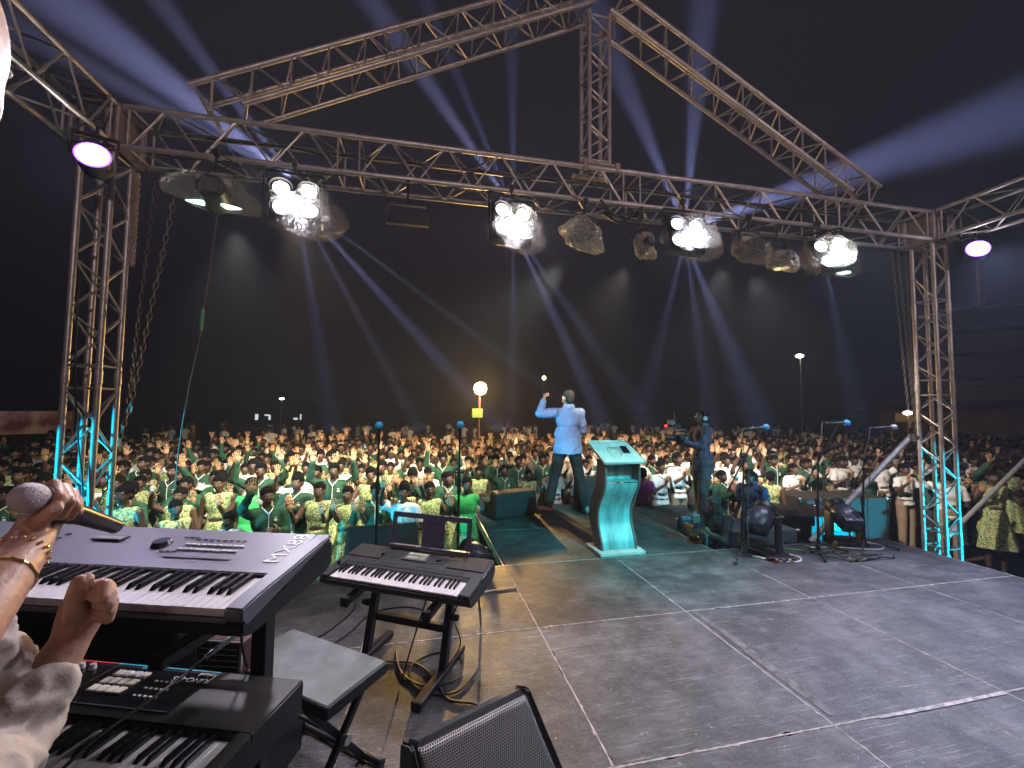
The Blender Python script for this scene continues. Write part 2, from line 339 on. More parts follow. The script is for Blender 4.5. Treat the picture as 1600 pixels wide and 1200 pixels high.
# ------------------------------------------------------------------ trusses
def cylmesh(name, r, L, n=12, m=alu): 
    b = MB(); b.cyl((0, 0, 0), (0, 0, L), r, n=n); return b.mesh(name, m)
_bc = {}
def brace(parent, a, b_, r, m):
    a = V(a); b_ = V(b_); L = (b_ - a).length; key = (round(L, 3), r, m.name)
    if key not in _bc: _bc[key] = cylmesh('brace', r, L, 8, m)
    o = link('brace', _bc[key], parent, loc=a); o.rotation_euler = (b_ - a).to_track_quat('Z', 'Y').to_euler(); return o
def truss(name, label, P0, P1, w, h, pitch, up=V((0, 0, 1)), rc=.024, rb=.010, m=alu, joints=(), group='aluminium trusses of the stage roof', trim=None, jb=.10):
    """box truss from P0 to P1 (centre line); local x = along, y = across (w), z = up (h)"""
    P0 = V(P0); P1 = V(P1); L = (P1 - P0).length; X = (P1 - P0).normalized(); Y = up.cross(X).normalized(); Z = X.cross(Y)
    t = thing(name, label, 'truss', group=group); t.matrix_world = Matrix.Translation(P0) @ Matrix((X, Y, Z)).transposed().to_4x4()
    trim = trim or {}
    cm = {}
    for sy in (-1, 1):
        for sz in (-1, 1):
            a, e = trim.get((sy, sz), (0, L))
            b = MB(); b.cyl((a, 0, 0), (e, 0, 0), rc, n=14)
            for jx in joints:
                if a < jx < e: b.cyl((jx - .07, 0, 0), (jx - .055, 0, 0), rc, rc * 1.18, 14); b.cyl((jx - .055, 0, 0), (jx + .055, 0, 0), rc * 1.18, n=14); b.cyl((jx + .055, 0, 0), (jx + .07, 0, 0), rc * 1.18, rc, 14)
            b.build('chord', m, t, loc=(0, sy * w / 2, sz * h / 2))
    secs = [0] + list(joints) + [L]
    for s0, s1 in zip(secs, secs[1:]):
        a, e = s0 + (jb if s0 > 0 else .04), s1 - (jb if s1 < L else .04)
        for x in ((a, e)):
            for q in ((( -1, -1), (-1, 1)), ((1, -1), (1, 1)), ((-1, -1), (1, -1)), ((-1, 1), (1, 1))):
                brace(t, (x, q[0][0] * w / 2, q[0][1] * h / 2), (x, q[1][0] * w / 2, q[1][1] * h / 2), rb, m)
        n = max(2, int(round((e - a) / pitch)) * 2); st = (e - a) / n; g_ = .015
        for i in range(n):
            x0 = a + i * st + g_; x1 = a + (i + 1) * st - g_; up_ = i % 2
            for sy in (-1, 1):
                u = 1 if (up_ ^ (sy > 0)) else -1
                brace(t, (x0, sy * w / 2, u * h / 2), (x1, sy * w / 2, -u * h / 2), rb, m)
            for sz in (-1, 1):
                u = 1 if (up_ ^ (sz > 0)) else -1
                brace(t, (x0, u * w / 2, sz * h / 2), (x1, -u * w / 2, sz * h / 2), rb, m)
    return t
TL, TR = V((-3.73, 1.42, 0)), V((5.85, 1.17, 0))
def along(x, off=0): return 1.42 - .0261 * (x + 3.73) + off
truss('truss_tower', 'lattice tower at the microphone hand side, its lower half lit bright cyan', (TL.x, TL.y, GZ), (TL.x, TL.y, 3.88), .24, .24, .53, up=V((0, 1, 0)), joints=(.72, 2.73), group='truss towers carrying the roof beam')
truss('truss_tower', 'lattice tower beyond the stage corner, standing beside the hanging loudspeaker stack', (TR.x, TR.y, GZ), (TR.x, TR.y, 3.88), .24, .24, .50, up=V((0, 1, 0)), joints=(.85, 2.83, 3.9), group='truss towers carrying the roof beam')
truss('truss_beam', 'long box truss beam across the stage front carrying all the lamps', (TL.x + .22, along(TL.x + .22), 4.065), (TR.x - .22, along(TR.x - .22), 4.065), .34, .37, .58, joints=(1.9, 4.9, 7.6), rc=.025)
truss('truss_rafter', 'sloping gable truss rising from the cyan tower side to the roof peak', (-2.93, 1.33, 4.37), (.88, 1.29, 6.34), .30, .30, .40, joints=(2.0,), rc=.025, trim={(-1, -1): (.35, 4.30), (1, -1): (.35, 4.30)})
truss('truss_rafter', 'sloping gable truss falling from the roof peak toward the far corner tower', (1.22, 1.29, 6.28), (4.80, 1.19, 4.37), .30, .30, .40, joints=(2.05,), rc=.025, trim={(-1, -1): (0, 3.72), (1, -1): (0, 3.72)})
truss('truss_post', 'short upright truss between the lamp beam and the roof peak', (1.02, along(1.02), 4.33), (1.02, along(1.02), 6.12), .24, .24, .42, up=V((0, 1, 0)))
truss('truss_ridge', 'roof ridge truss running overhead from the peak toward the viewer', (1.02, 1.05, 6.42), (1.02, -6.2, 6.42), .30, .30, .50, joints=(2.4, 4.8))
truss('truss_side_beam', 'side beam truss running overhead above the purple lamp and the raised microphone', (TL.x, TL.y - .22, 4.065), (TL.x, -6.4, 4.065), .34, .37, .58, joints=(1.6, 4.0))
truss('truss_side_beam', 'side beam truss running overhead from the far corner above the bluish round lamp', (TR.x, TR.y - .22, 4.065), (TR.x, -6.4, 4.065), .34, .37, .58, joints=(2.0, 4.4))
# corner sleeves where beams meet the towers, and foot plates
for P, lab in ((TL, 'reddish corner sleeve block on top of the tower by the purple lamp'), (TR, 'reddish corner sleeve block on top of the tower near the loudspeaker stack')):
    t = thing('corner_block', lab, 'truss corner', (P.x, P.y, 3.86), group='corner blocks of the truss roof')
    for sx in (-1, 1):
        for sy in (-1, 1):
            b = MB(); b.cyl((sx * .17, sy * .17, 0), (sx * .17, sy * .17, .41), .028, n=14); b.build('sleeve_tube', alu_dk, t)
            b = MB(); b.cyl((sx * .09, sy * .17, 0.01), (sx * .09, sy * .17, .40), .02, n=10); b.build('sleeve_tube', alu_dk, t)
    for z in (.012, .398):
        for sg in (-1, 1):
            b = MB(); b.box((0, sg * .17, z), (.34, .03, .03)); b.box((sg * .17, 0, z), (.03, .30, .03)); b.build('sleeve_frame', alu_dk, t)
    b = MB(); b.box((0, .155, .2), (.30, .008, .34)); b.box((.155 if P.x < 0 else -.155, 0, .2), (.008, .28, .34)); b.build('sleeve_plate', alu_dk, t)
    t2 = thing('tower_base', lab.replace('corner sleeve block on top of', 'steel base plate under').replace('reddish ', ''), 'base plate', (P.x, P.y, GZ))
    b = MB(); b.box((0, 0, .012), (.7, .7, .02)); b.build('plate', blackm, t2)
t = thing('post_bracket', 'flat clamp bracket joining the short upright truss to the lamp beam', 'bracket', (1.02, along(1.02), 4.27))
b = MB(); b.box((0, -.15, .035), (.46, .06, .02)); b.box((0, .13, .035), (.46, .06, .02)); b.build('bracket_bar', alu, t)
for x in (-.19, .19):
    b = MB(); b.cyl((x, -.17, -.05), (x, -.17, .055), .035, n=12); b.build('clamp', alu_dk, t)
# ------------------------------------------------------------------ lamps on the beam
def plastic_mat(name, tint, op):
    m = bpy.data.materials.new(name); m.use_nodes = True; nt = m.node_tree; L = nt.links; nt.nodes.clear()
    out = node(nt, 'ShaderNodeOutputMaterial'); tr = node(nt, 'ShaderNodeBsdfTransparent'); gl = node(nt, 'ShaderNodeBsdfGlossy', Roughness=.16); df = node(nt, 'ShaderNodeBsdfTranslucent')
    d2 = node(nt, 'ShaderNodeBsdfDiffuse'); gl.inputs['Color'].default_value = (*tint, 1); df.inputs['Color'].default_value = (*tint, 1); d2.inputs['Color'].default_value = (*tint, 1)
    tc = node(nt, 'ShaderNodeTexCoord'); n = node(nt, 'ShaderNodeTexNoise', Scale=11., Detail=7., Roughness=.7, Distortion=1.2); L.new(tc.outputs['Object'], n.inputs['Vector'])
    bp = node(nt, 'ShaderNodeBump', Strength=1., Distance=.05); L.new(n.outputs[0], bp.inputs['Height'])
    for x in (gl, df, d2): L.new(bp.outputs[0], x.inputs['Normal'])
    lw = node(nt, 'ShaderNodeLayerWeight', Blend=.30); L.new(bp.outputs[0], lw.inputs['Normal'])
    m0 = node(nt, 'ShaderNodeMixShader', Fac=.5); L.new(df.outputs[0], m0.inputs[1]); L.new(d2.outputs[0], m0.inputs[2])
    m1 = node(nt, 'ShaderNodeMixShader', Fac=.5); L.new(m0.outputs[0], m1.inputs[1]); L.new(gl.outputs[0], m1.inputs[2])
    mr = node(nt, 'ShaderNodeMapRange'); mr.inputs[3].default_value = op; mr.inputs[4].default_value = min(1, op + .42); L.new(lw.outputs['Facing'], mr.inputs[0])
    m2 = node(nt, 'ShaderNodeMixShader'); L.new(mr.outputs[0], m2.inputs[0]); L.new(tr.outputs[0], m2.inputs[1]); L.new(m1.outputs[0], m2.inputs[2])
    L.new(m2.outputs[0], out.inputs[0]); return m
bagm = plastic_mat('clear_plastic_bag', (.85, .85, .85), .03)
bagm2 = plastic_mat('cloudy_plastic_bag', (.8, .78, .72), .42)
def bag(parent, r, seed, m, drop=0., off=(0, 0, 0)):
    b = MB(); b.sph((0, 0, 0), 1, 64, 44); rr = V((seed * 3.1, seed * 1.7, 0)); vs = []
    for p in b.v:
        p = V(p); q = noise.noise(p * 1.5 + rr) * .32 - abs(noise.noise(p * 3.2 + rr)) * .22 - abs(noise.noise(p * 7 + rr)) * .12 + .06
        s_ = 1 + q; v = V((p.x * r[0] * s_, p.y * r[1] * s_, p.z * r[2] * s_))
        # corners sag like a tied sack
        v.x *= 1 + .18 * max(0, -p.z) ; v.z -= drop * max(0, p.x) ** 2
        vs.append(tuple(v + V(off)))
    b.v = vs; return b.build('plastic_bag', m, parent, smooth=True, ang=28)
def clampyoke(t, w, z0, z1, m=blackm):
    b = MB(); b.box((-w / 2, .02, (z0 + 0) / 2), (.008, .035, z0)); b.box((w / 2, .02, z0 / 2), (.008, .035, z0)); b.box((0, .02, z0), (w + .008, .035, .008)); b.build('yoke', m, t)
    b = MB(); b.cyl((0, .02, z0), (0, .02, z1), .012, n=8); b.cyl((-.02, .02, z1), (.02, .02, z1), .036, n=12); b.build('hook_clamp', m, t)
def blinder(label, loc, rx, ry, rz, bagr, seed, m, col, off=(0, 0, 0)):
    t = thing('blinder_lamp', label, 'stage lamp', loc, (rx, ry, rz), 'lit four-eye lamps hanging on the beam')
    b = MB(); b.box((0, .07, 0), (.44, .12, .44), bev=.015); b.build('housing', blackm, t)
    for sx in (-1, 1):
        for sz in (-1, 1):
            c = (sx * .112, 0, sz * .102)
            b = MB(); b.cyl((c[0], .01, c[2]), (c[0], -.025, c[2]), .088, .095, 24, caps=False); b.cyl((c[0], -.0, c[2]), (c[0], .02, c[2]), .093, n=24); b.build('eye_rim', blackm, t)
            b = MB(); b.sph((c[0], -.004, c[2]), (.066, .022, .066), 24, 10); b.build('lamp_eye', col, t)
    clampyoke(t, .50, .30, .42)
    bag(t, bagr, seed, m, .05, off)
    b = MB(); b.tube(spline([(0, .12, .05), (.10, .18, .18), (.05, .14, .36), (.22, .16, .50)]), .006); b.build('power_cable', cablem, t)
    return t
blinder('lit four-eye lamp in clear plastic nearest the cyan tower, the largest of its row', (-2.02, 1.0, 3.46), R(-14), R(-4), R(12), (.31, .18, .24), 1, bagm, lampw, (.10, .06, -.09))
blinder('lit four-eye lamp in clear plastic above the orange flood lamp', (0.0, 1.01, 3.49), R(-12), R(3), R(8), (.29, .18, .24), 5, bagm, lampw, (.05, .05, -.04))
blinder('lit four-eye lamp in clear plastic above the person with the shoulder camera', (1.97, .965, 3.555), R(-12), R(2), R(-4), (.31, .18, .24), 9, bagm, lampc, (.10, .05, 0))
blinder('lit four-eye lamp in clear plastic nearest the far corner tower', (3.85, .86, 3.48), R(-14), R(-13), R(-10), (.29, .18, .22), 12, bagm, lampw, (-.06, .05, -.0))
def wrapped(label, loc, rz, r, seed, m, lit=None, size=.16, tilt=0.):
    t = thing('wrapped_lamp', label, 'stage lamp', loc, (0, tilt, rz), 'unlit lamps wrapped in plastic on the beam')
    b = MB(); b.cyl((0, -.10, 0), (0, .12, -.04), size * .55, size * .6, 20); b.box((0, -.11, 0), (size * .7, .05, size * .7), bev=.01); b.build('lamp_can', blackm, t)
    b = MB(); b.box((0, .0, size * .5), (size * 1.3, .04, .05)); b.build('ballast', alu_dk, t)
    clampyoke(t, size * 1.4, .2, .36)
    bag(t, r, seed, m, .12)
    if lit:
        b = MB(); b.sph((0, .02, -r[2] * .82), (r[0] * .62, .06, .012), 16, 6); b.build('lit_lens', lit, t)
    b = MB(); b.tube(spline([(0, .1, .05), (-.12, .14, .20), (.1, .1, .34), (-.2, .1, .46)]), .006); b.build('power_cable', cablem, t)
    return t
lensg = mat('lens_glow_green', (.7, 1, .85), .4, emis=(.7, 1, .82), estr=2.2, sample=False)
lensy = mat('lens_glow_amber', (1, .8, .4), .4, emis=(1, .75, .35), estr=1.3, sample=False)
wrapped('wide unlit lamp in crumpled clear plastic beside the hanging chains', (-2.66, .98, 3.44), .15, (.34, .2, .13), 3, bagm, lensg, .2)
wrapped('unlit lamp in a cloudy boxy plastic bag under the short upright truss', (.75, 1.0, 3.44), 0, (.22, .17, .15), 21, bagm2, None, .2, R(6))
wrapped('small amber-edged plastic-wrapped lamp touching the bluish four-eye lamp', (1.47, 1.0, 3.39), 0, (.10, .12, .15), 25, bagm2, None, .11, R(-10))
wrapped('unlit lamp in dark clear plastic midway between the two lit lamps toward the far corner', (2.77, .94, 3.46), 0, (.20, .17, .15), 31, bagm, None, .18)
wrapped('small wrapped lamp with a yellow glowing end next to the last lit lamp', (3.18, .92, 3.35), 0, (.17, .14, .12), 36, bagm2, lensy, .13, R(-8))
wrapped('round wrapped lamp right behind the last lit four-eye lamp', (4.17, .98, 3.42), 0, (.15, .15, .14), 41, bagm, lensg, .15)
# LED bar, dark
t = thing('led_bar', 'dark unlit bar lamp hanging under the beam between the first two lit lamps', 'stage lamp', (-1.04, 1.1, 3.42))
b = MB(); b.box((0, 0, 0), (.42, .08, .09), bev=.01); b.build('housing', blackm, t); clampyoke(t, .36, .16, .38)
b = MB(); b.box((0, -.043, 0), (.38, .006, .06)); b.build('lens_strip', mat('smoked_lens', (.03, .03, .035), .15), t)
b = MB(); b.tube(spline([(-.1, .02, .05), (-.2, .02, .2), (-.28, .05, .40)]), .005); b.build('power_cable', cablem, t)
# round pars
purple = mat('par_ring_violet', (.3, .05, .9), .4, emis=(.32, .08, 1), estr=3., sample=False)
for lab, loc, rx, rz, g_ in (('round purple-rimmed lamp shining at the head of the cyan lattice tower', (-3.47, .86, 3.575), R(-14), R(22), lampw), ('round bluish-white lamp under the side beam beyond the far corner tower', (5.9, .69, 3.655), R(-14), R(-48), lampc)):
    t = thing('par_lamp', lab, 'stage lamp', loc, (rx, 0, rz), 'round par lamps at the beam ends')
    b = MB(); b.cyl((0, 0, 0), (0, .16, 0), .115, .10, 28); b.cyl((0, .16, 0), (0, .24, 0), .10, .05, 28); b.build('lamp_can', blackm, t)
    b = MB(); b.cyl((0, -.004, 0), (0, .0, 0), .112, n=28); b.build('colour_ring', purple, t)
    b = MB(); b.sph((0, -.005, 0), (.098, .018, .098), 28, 8); b.build('lens', g_, t)
    clampyoke(t, .27, .20, .34)
# cable runs along the beam
def cable(name, label, pts, r, m=cablem, k=8, group=None, cat='cable', n=6):
    b = MB(); b.tube(spline(pts, k), r, n); return b.build(name, m, label=label or label0, cat=cat, group=group)
rr = random.Random(3)
def looped(x0, x1, z, yo, dip):
    pts = []; x = x0
    while x < x1: pts.append((x, along(x, yo) + rr.uniform(-.02, .02), z - rr.uniform(0, dip) * (len(pts) % 2))); x += rr.uniform(.22, .42)
    return pts
cable('power_cable', 'black cable clipped along the lower tubes of the lamp beam', looped(-3.3, 5.5, 3.87, -.15, .05), .009)
cable('power_cable', 'black cable lying in loops inside the lamp beam', looped(-3.0, 5.2, 4.22, .12, .12), .008)
cable('power_cable', 'thin black cable sagging below the lamp beam beside the upright truss', [(.2, 1.2, 3.86), (.6, 1.15, 3.72), (1.0, 1.1, 3.80), (1.2, 1.1, 3.66), (1.5, 1.1, 3.8), (1.9, 1.1, 3.84)], .010)
cable('power_cable', 'tangled dark cable bundle tied under the beam beside the upright truss', [(1.0, 1.1, 3.88), (1.15, 1.05, 3.70), (1.38, 1.08, 3.78), (1.22, 1.08, 3.64), (1.05, 1.12, 3.76), (1.45, 1.1, 3.70), (1.5, 1.1, 3.86)], .014)
cable('power_cable', 'dark cable draped along the side beam above the purple lamp', [(-3.56, 1.0, 3.90), (-3.5, .3, 3.84), (-3.56, -.5, 3.95), (-3.5, -1.4, 3.82), (-3.56, -2.6, 3.9)], .012)
cable('power_cable', 'thin black cable running down inside the cyan tower', [(-3.80, 1.3, 2.6), (-3.77, 1.28, 1.9), (-3.70, 1.26, 1.3), (-3.64, 1.25, .9), (-3.60, 1.25, .2)], .007)
# ------------------------------------------------------------------ chains and hanging wires
def chainmesh(name, label0, P, Q, pitch=.046, r=.0035, lw=.012, n=6, m=steel_ch, label=None, cat='chain', group=None, sag=0.):
    P = V(P); Q = V(Q); L = (Q - P).length; N = int(L / pitch); b = MB(); q = (Q - P).to_track_quat('Z', 'Y')
    for i in range(N):
        c = P.lerp(Q, (i + .5) / N); c.z -= sag * sin(pi * (i + .5) / N); tw = pi / 4 if i % 2 else -pi / 4
        pts = []
        for k in range(8):
            a = 2 * pi * k / 8; x = lw * cos(a); z = (pitch * .62) * sin(a)
            pts.append(c + q @ V((x * cos(tw), x * sin(tw), z)))
        b.tube(pts, r, 4, closed=True)
    return b.build(name, m, label=label or label0, cat=cat, group=group)
chainmesh('hoist_chain', 'slack steel chain hanging down from the wide wrapped lamp', (-3.22, 1.50, 3.60), (-3.60, 1.70, 1.50), .075, .006, .018, label='longer steel chain hanging down from beside the wide wrapped lamp', group='chains hanging at the cyan tower')
chainmesh('hoist_chain', None, (-3.42, 1.56, 3.75), (-3.62, 1.72, 1.6), .07, .005, .016, label='fainter steel chain hanging just behind the longer chain near the tower', group='chains hanging at the cyan tower')
chainmesh('hoist_chain', None, (-3.62, 1.73, 1.55), (-3.62, 1.30, .3), .06, .006, .018, label='loose chain end lit cyan hanging inside the lattice tower', group='chains hanging at the cyan tower')
b = MB(); 
for i in range(46):
    for j in range(3):
        z = 3.6 - i * .018; c = V((-3.335 + .014 * (j - 1) + .004 * ((i * 7) % 3), 1.14 + .008 * ((i + j) % 2), z))
        pts = [c + V((.010 * cos(2 * pi * k / 6), .004 * sin(4 * pi * k / 6), .013 * sin(2 * pi * k / 6))) for k in range(6)]
        b.tube(pts, .003, 4, closed=True)
b.build('chain_bag', alu_dk, label='thick reddish bundle of gathered chain hanging beside the lattice tower', cat='chain')
chainmesh('hoist_chain', None, (5.28, 1.23, 3.80), (5.56, 1.28, 1.4), .06, .004, .013, label='outermost thin chain slanting down in front of the far corner tower', group='chains hanging at the far corner tower')
chainmesh('hoist_chain', None, (5.36, 1.21, 3.80), (5.62, 1.27, 1.5), .06, .004, .013, label='middle thin chain hanging in front of the far corner tower', group='chains hanging at the far corner tower')
chainmesh('hoist_chain', None, (5.47, 1.19, 3.80), (5.63, 1.27, 1.3), .06, .004, .013, label='chain hanging closest to the far corner tower', group='chains hanging at the far corner tower')
t = thing('hanging_wire', 'thin grey wire with a greenish connector dangling from the wide wrapped lamp', 'cable', (-2.67, 1.09, 3.34))
b = MB(); b.tube(spline([(0, 0, 0), (-.06, .05, -.5), (-.12, .09, -.94), (-.13, .10, -1.08), (-.22, .14, -1.6), (-.29, .19, -2.1), (-.31, .2, -2.5)]), .005, 6); b.build('wire', mat('grey_cable', (.10, .09, .10), .5), t)
b = MB(); b.cyl((-.118, .088, -.92), (-.128, .098, -1.08), .013, n=10); b.cyl((-.116, .087, -.88), (-.118, .088, -.92), .006, .014, 10); b.build('connector', mat('green_connector', (.10, .42, .28), .4), t)

# ------------------------------------------------------------------ keyboards
from mathutils import Euler
def frame(loc, yaw, tilt): return (loc, (tilt, 0, yaw))
def whitekey_mesh(w, L, h):
    b = MB(); b.box((0, 0, -h / 2), (w - .0010, L, h), bev=.0009); return b.mesh('white_key', keyw)
def blackkey_mesh(w, L, h):
    b = MB(); x = w / 2; vs = [(-x, -L / 2, 0), (x, -L / 2, 0), (x, L / 2, 0), (-x, L / 2, 0), (-x * .72, -L / 2 + .012, h), (x * .72, -L / 2 + .012, h), (x * .72, L / 2, h), (-x * .72, L / 2, h)]
    b.add(vs, [(0, 1, 5, 4), (1, 2, 6, 5), (2, 3, 7, 6), (3, 0, 4, 7), (4, 5, 6, 7)]); return b.mesh('black_key', keyb)
def keys(t, nwhite, start, xr, yf, L, z, kw=.02356, whl=.02):
    """nwhite white keys ending at x = xr on the treble side; start = index of the first white key in C D E F G A B"""
    wm = whitekey_mesh(kw, L, whl); bm_ = blackkey_mesh(.0125, L * .62, .0115); x0 = xr - nwhite * kw
    for i in range(nwhite):
        link('white_key', wm, t, loc=(x0 + (i + .5) * kw, yf + L / 2, z))
        nme = (start + i) % 7
        if nme in (0, 1, 3, 4, 5) and i < nwhite - 1: link('black_key', bm_, t, loc=(x0 + (i + 1) * kw + {0: -.002, 1: .002, 3: -.003, 4: 0, 5: .003}[nme], yf + L - L * .31, z + .0005))
def btn(b, x, y, w, d, z, h=.003): b.box((x, y, z + h / 2), (w, d, h), bev=.0006)
greyline = mat('panel_line', (.10, .10, .13), .5)
txtm = mat('silver_print', (.78, .76, .80), .4)
txtd = mat('dark_print', (.06, .06, .07), .5)
btnl = mat('light_button', (.62, .60, .64), .4)
btnd = mat('dark_button', (.05, .05, .06), .4)
# upper keyboard of the double stand, 88 keys, silver panel
K = thing('stage_piano', 'silver-topped 88-key keyboard on the upper tier by the raised microphone', 'keyboard', (-1.862, -1.463, 1.126), (.095, 0, -.316))
vs_prof = [(-.202, -.032), (-.202, -.085), (-.175, -.105), (.17, -.118), (.215, -.10), (.215, .012)]
def case(profile, x0, x1, name, m, par, bevel=.006):
    bm = bmesh.new(); A = [bm.verts.new((x0, y, z)) for y, z in profile]; B = [bm.verts.new((x1, y, z)) for y, z in profile]; n = len(profile)
    bm.faces.new(A[::-1]); bm.faces.new(B)
    for i in range(n): bm.faces.new((A[i], A[(i + 1) % n], B[(i + 1) % n], B[i]))
    bmesh.ops.recalc_face_normals(bm, faces=bm.faces[:])
    if bevel: bmesh.ops.bevel(bm, geom=bm.edges[:], offset=bevel, segments=2, affect='EDGES')
    me = bpy.data.meshes.new(name); bm.to_mesh(me); bm.free(); me.materials.append(m)
    me.polygons.foreach_set('use_smooth', [True] * len(me.polygons)); me.set_sharp_from_angle(angle=R(40)); return link(name, me, par)
case([(-.204, -.028), (-.204, -.062), (-.17, -.080), (.17, -.090), (.214, -.072), (.214, .008), (-.025, -.006), (-.04, -.024)], -.662, .662, 'body', blackm, K)
case([(-.030, .004), (-.026, -.004), (.212, .012), (.208, .021)], -.614, .614, 'top_panel', silver, K, .002)
for sx in (-1, 1): case([(-.205, -.020), (-.200, .004), (-.15, .010), (.208, .0225), (.213, .012), (-.19, -.045)], sx * .638 - .025, sx * .638 + .025, 'end_cheek', silver, K, .004)
b = MB(); b.box((0, -.2005, -.027), (1.24, .011, .010), bev=.002); b.build('front_rail', silver, K)
b = MB(); b.box((0, -.035, -.004), (1.226, .006, .014)); b.build('key_felt', blackc, K)
keys(K, 52, 5, .6125, -.192, .152, -.003)
PS = .083; pz = lambda y: .0052 + (y + .03) * .072      # sloping top
def pl(b, x0, y0, x1, y1, w=.0012):
    a = V((x0, y0, pz(y0))); c = V((x1, y1, pz(y1))); d = (c - a).normalized(); q = V((-d.y, d.x, 0)) * w / 2
    b.add([a + q, a - q, c - q, c + q], [(0, 1, 2, 3)])
b = MB()
for z_ in (0,):
    pl(b, -.40, .015, .46, .015); pl(b, -.40, .175, .46, .175); pl(b, .46, .015, .46, .175); pl(b, -.40, .015, -.40, .175)
    for x in (-.20, .07, .20): pl(b, x, .015, x, .175)
    pl(b, -.40, .05, .2, .05); pl(b, .22, .03, .44, .03, .012); pl(b, .52, .03, .52, .19, .0015); pl(b, .52, .03, .545, .012, .0015); pl(b, .545, .012, .60, .012, .0015)
o = b.build('panel_lines', mat('panel_line', (.10, .10, .13)), K, smooth=False, kind='stuff'); o.location.z = .0022
b = MB(); b.box((-.06, .118, pz(.118) + .0035), (.11, .035, .004), bev=.001); b.build('display_bezel', btnd, K)
b = MB(); b.box((-.06, .114, pz(.114) + .0062), (.095, .022, .002)); b.build('display', mat('lcd_grey', (.42, .42, .44), .2), K)
b = MB(); b.cyl((.145, .10, pz(.1)), (.145, .10, pz(.1) + .012), .029, .024, 24); b.build('dial', mat('grey_dial', (.10, .10, .14), .25, .3), K)
b = MB()
for r_ in range(3):
    for c_ in range(7):
        if (r_, c_) not in ((2, 3), (2, 5)): btn(b, -.37 + c_ * .022 + r_ * .002, .075 + r_ * .028, .016, .009, pz(.08 + r_ * .028) + .001)
for c_ in range(8): btn(b, .245 + c_ * .023, .135, .014, .006, pz(.135) + .001)
for c_ in range(3): btn(b, .19 + c_ * .02, .055 + c_ * .0, .013, .007, pz(.06) + .001); btn(b, .19 + c_ * .02, .145, .013, .007, pz(.145) + .001)
o = b.build('dark_buttons', btnd, K, kind='stuff')
b = MB()
for r_ in range(2):
    for c_ in range(11): btn(b, .235 + c_ * .0185, .072 + r_ * .030, .0145, .011, pz(.075 + r_ * .03) + .001)
o = b.build('light_buttons', btnl, K, kind='stuff')
textmesh('lettering', 'MX88', .072, txtm, K, (.596, .020, .0090), (Matrix.Rotation(.072, 3, 'X') @ Matrix.Rotation(pi / 2, 3, 'Z')).to_euler(), ext=.0006)
# lower keyboard, black, lettering turned toward the audience
J = thing('synthesizer', 'black keyboard with square lit pads on the lower tier, a cable lying across its keys', 'keyboard', (-1.908, -1.543, .751), (-.034, 0, -.334))
case([(-.19, -.030), (-.19, -.075), (.17, -.085), (.198, -.07), (.198, .020), (-.022, .014), (-.03, -.02)], -.665, .665, 'body', black, J, .005)
for sx in (-1, 1): case([(-.192, -.03), (-.192, .006), (-.02, .0165), (-.02, -.03)], sx * .645 - .020, sx * .645 + .020, 'end_cheek', black, J, .004)
keys(J, 52, 5, .6125, -.182, .152, -.003)
glossp = mat('gloss_black_panel', (.008, .008, .010), .12)
b = MB(); b.box((-.12, .095, .0185), (1.02, .165, .002), rot=Matrix.Rotation(.027, 3, 'X')); b.build('control_panel', glossp, J)
redl = mat('red_stripe', (.7, .06, .05), .4); cyl_ = mat('cyan_stripe', (.04, .42, .62), .4)
b = MB(); b.box((-.28, .188, .0222), (.63, .0045, .0012)); b.build('red_line', redl, J)
b = MB(); b.box((.215, .188, .0222), (.355, .0045, .0012)); b.build('cyan_line', cyl_, J)
b = MB(); b.box((.04, .1, .0212), (.0015, .17, .001)); b.box((.08, .012, .0212), (.62, .0025, .001)); b.build('panel_line', greyline, J)
padm = mat('pad_cream', (.62, .58, .52), .45)
for r_ in range(3):
    for c_ in range(4):
        b = MB(); b.box((.088 + c_ * .029, .072 + r_ * .036, .0225), (.0245, .029, .006), bev=.002); b.build('pad', padm if (r_ < 2 or c_ in (0, 3)) else btnl, J)
b = MB()
for r_ in range(3):
    for c_ in range(4): btn(b, -.17 + c_ * .035, .06 + r_ * .035, .016, .007, .020)
    for c_ in range(5): btn(b, .235 + c_ * .017, .06 + r_ * .033, .009, .006, .020)
o = b.build('small_buttons', btnl, J, kind='stuff')
for x, y in ((-.06, .155), (-.02, .155)):
    b = MB(); b.cyl((x, y, .020), (x, y, .036), .010, .008, 16); b.build('knob', btnl, J)
b = MB(); b.cyl((-.14, .13, .020), (-.14, .13, .034), .026, .022, 24); b.build('dial', black, J)
textmesh('lettering', 'Roland', .021, txtm, J, (.395, .178, .0225), (.0, 0, pi))
textmesh('lettering', 'JUNO-DS', .030, txtm, J, (.395, .153, .0225), (.0, 0, pi))
textmesh('lettering', 'DS88', .014, mat('cyan_print', (.05, .5, .65), .4), J, (.16, .183, .0225), (0, 0, pi))
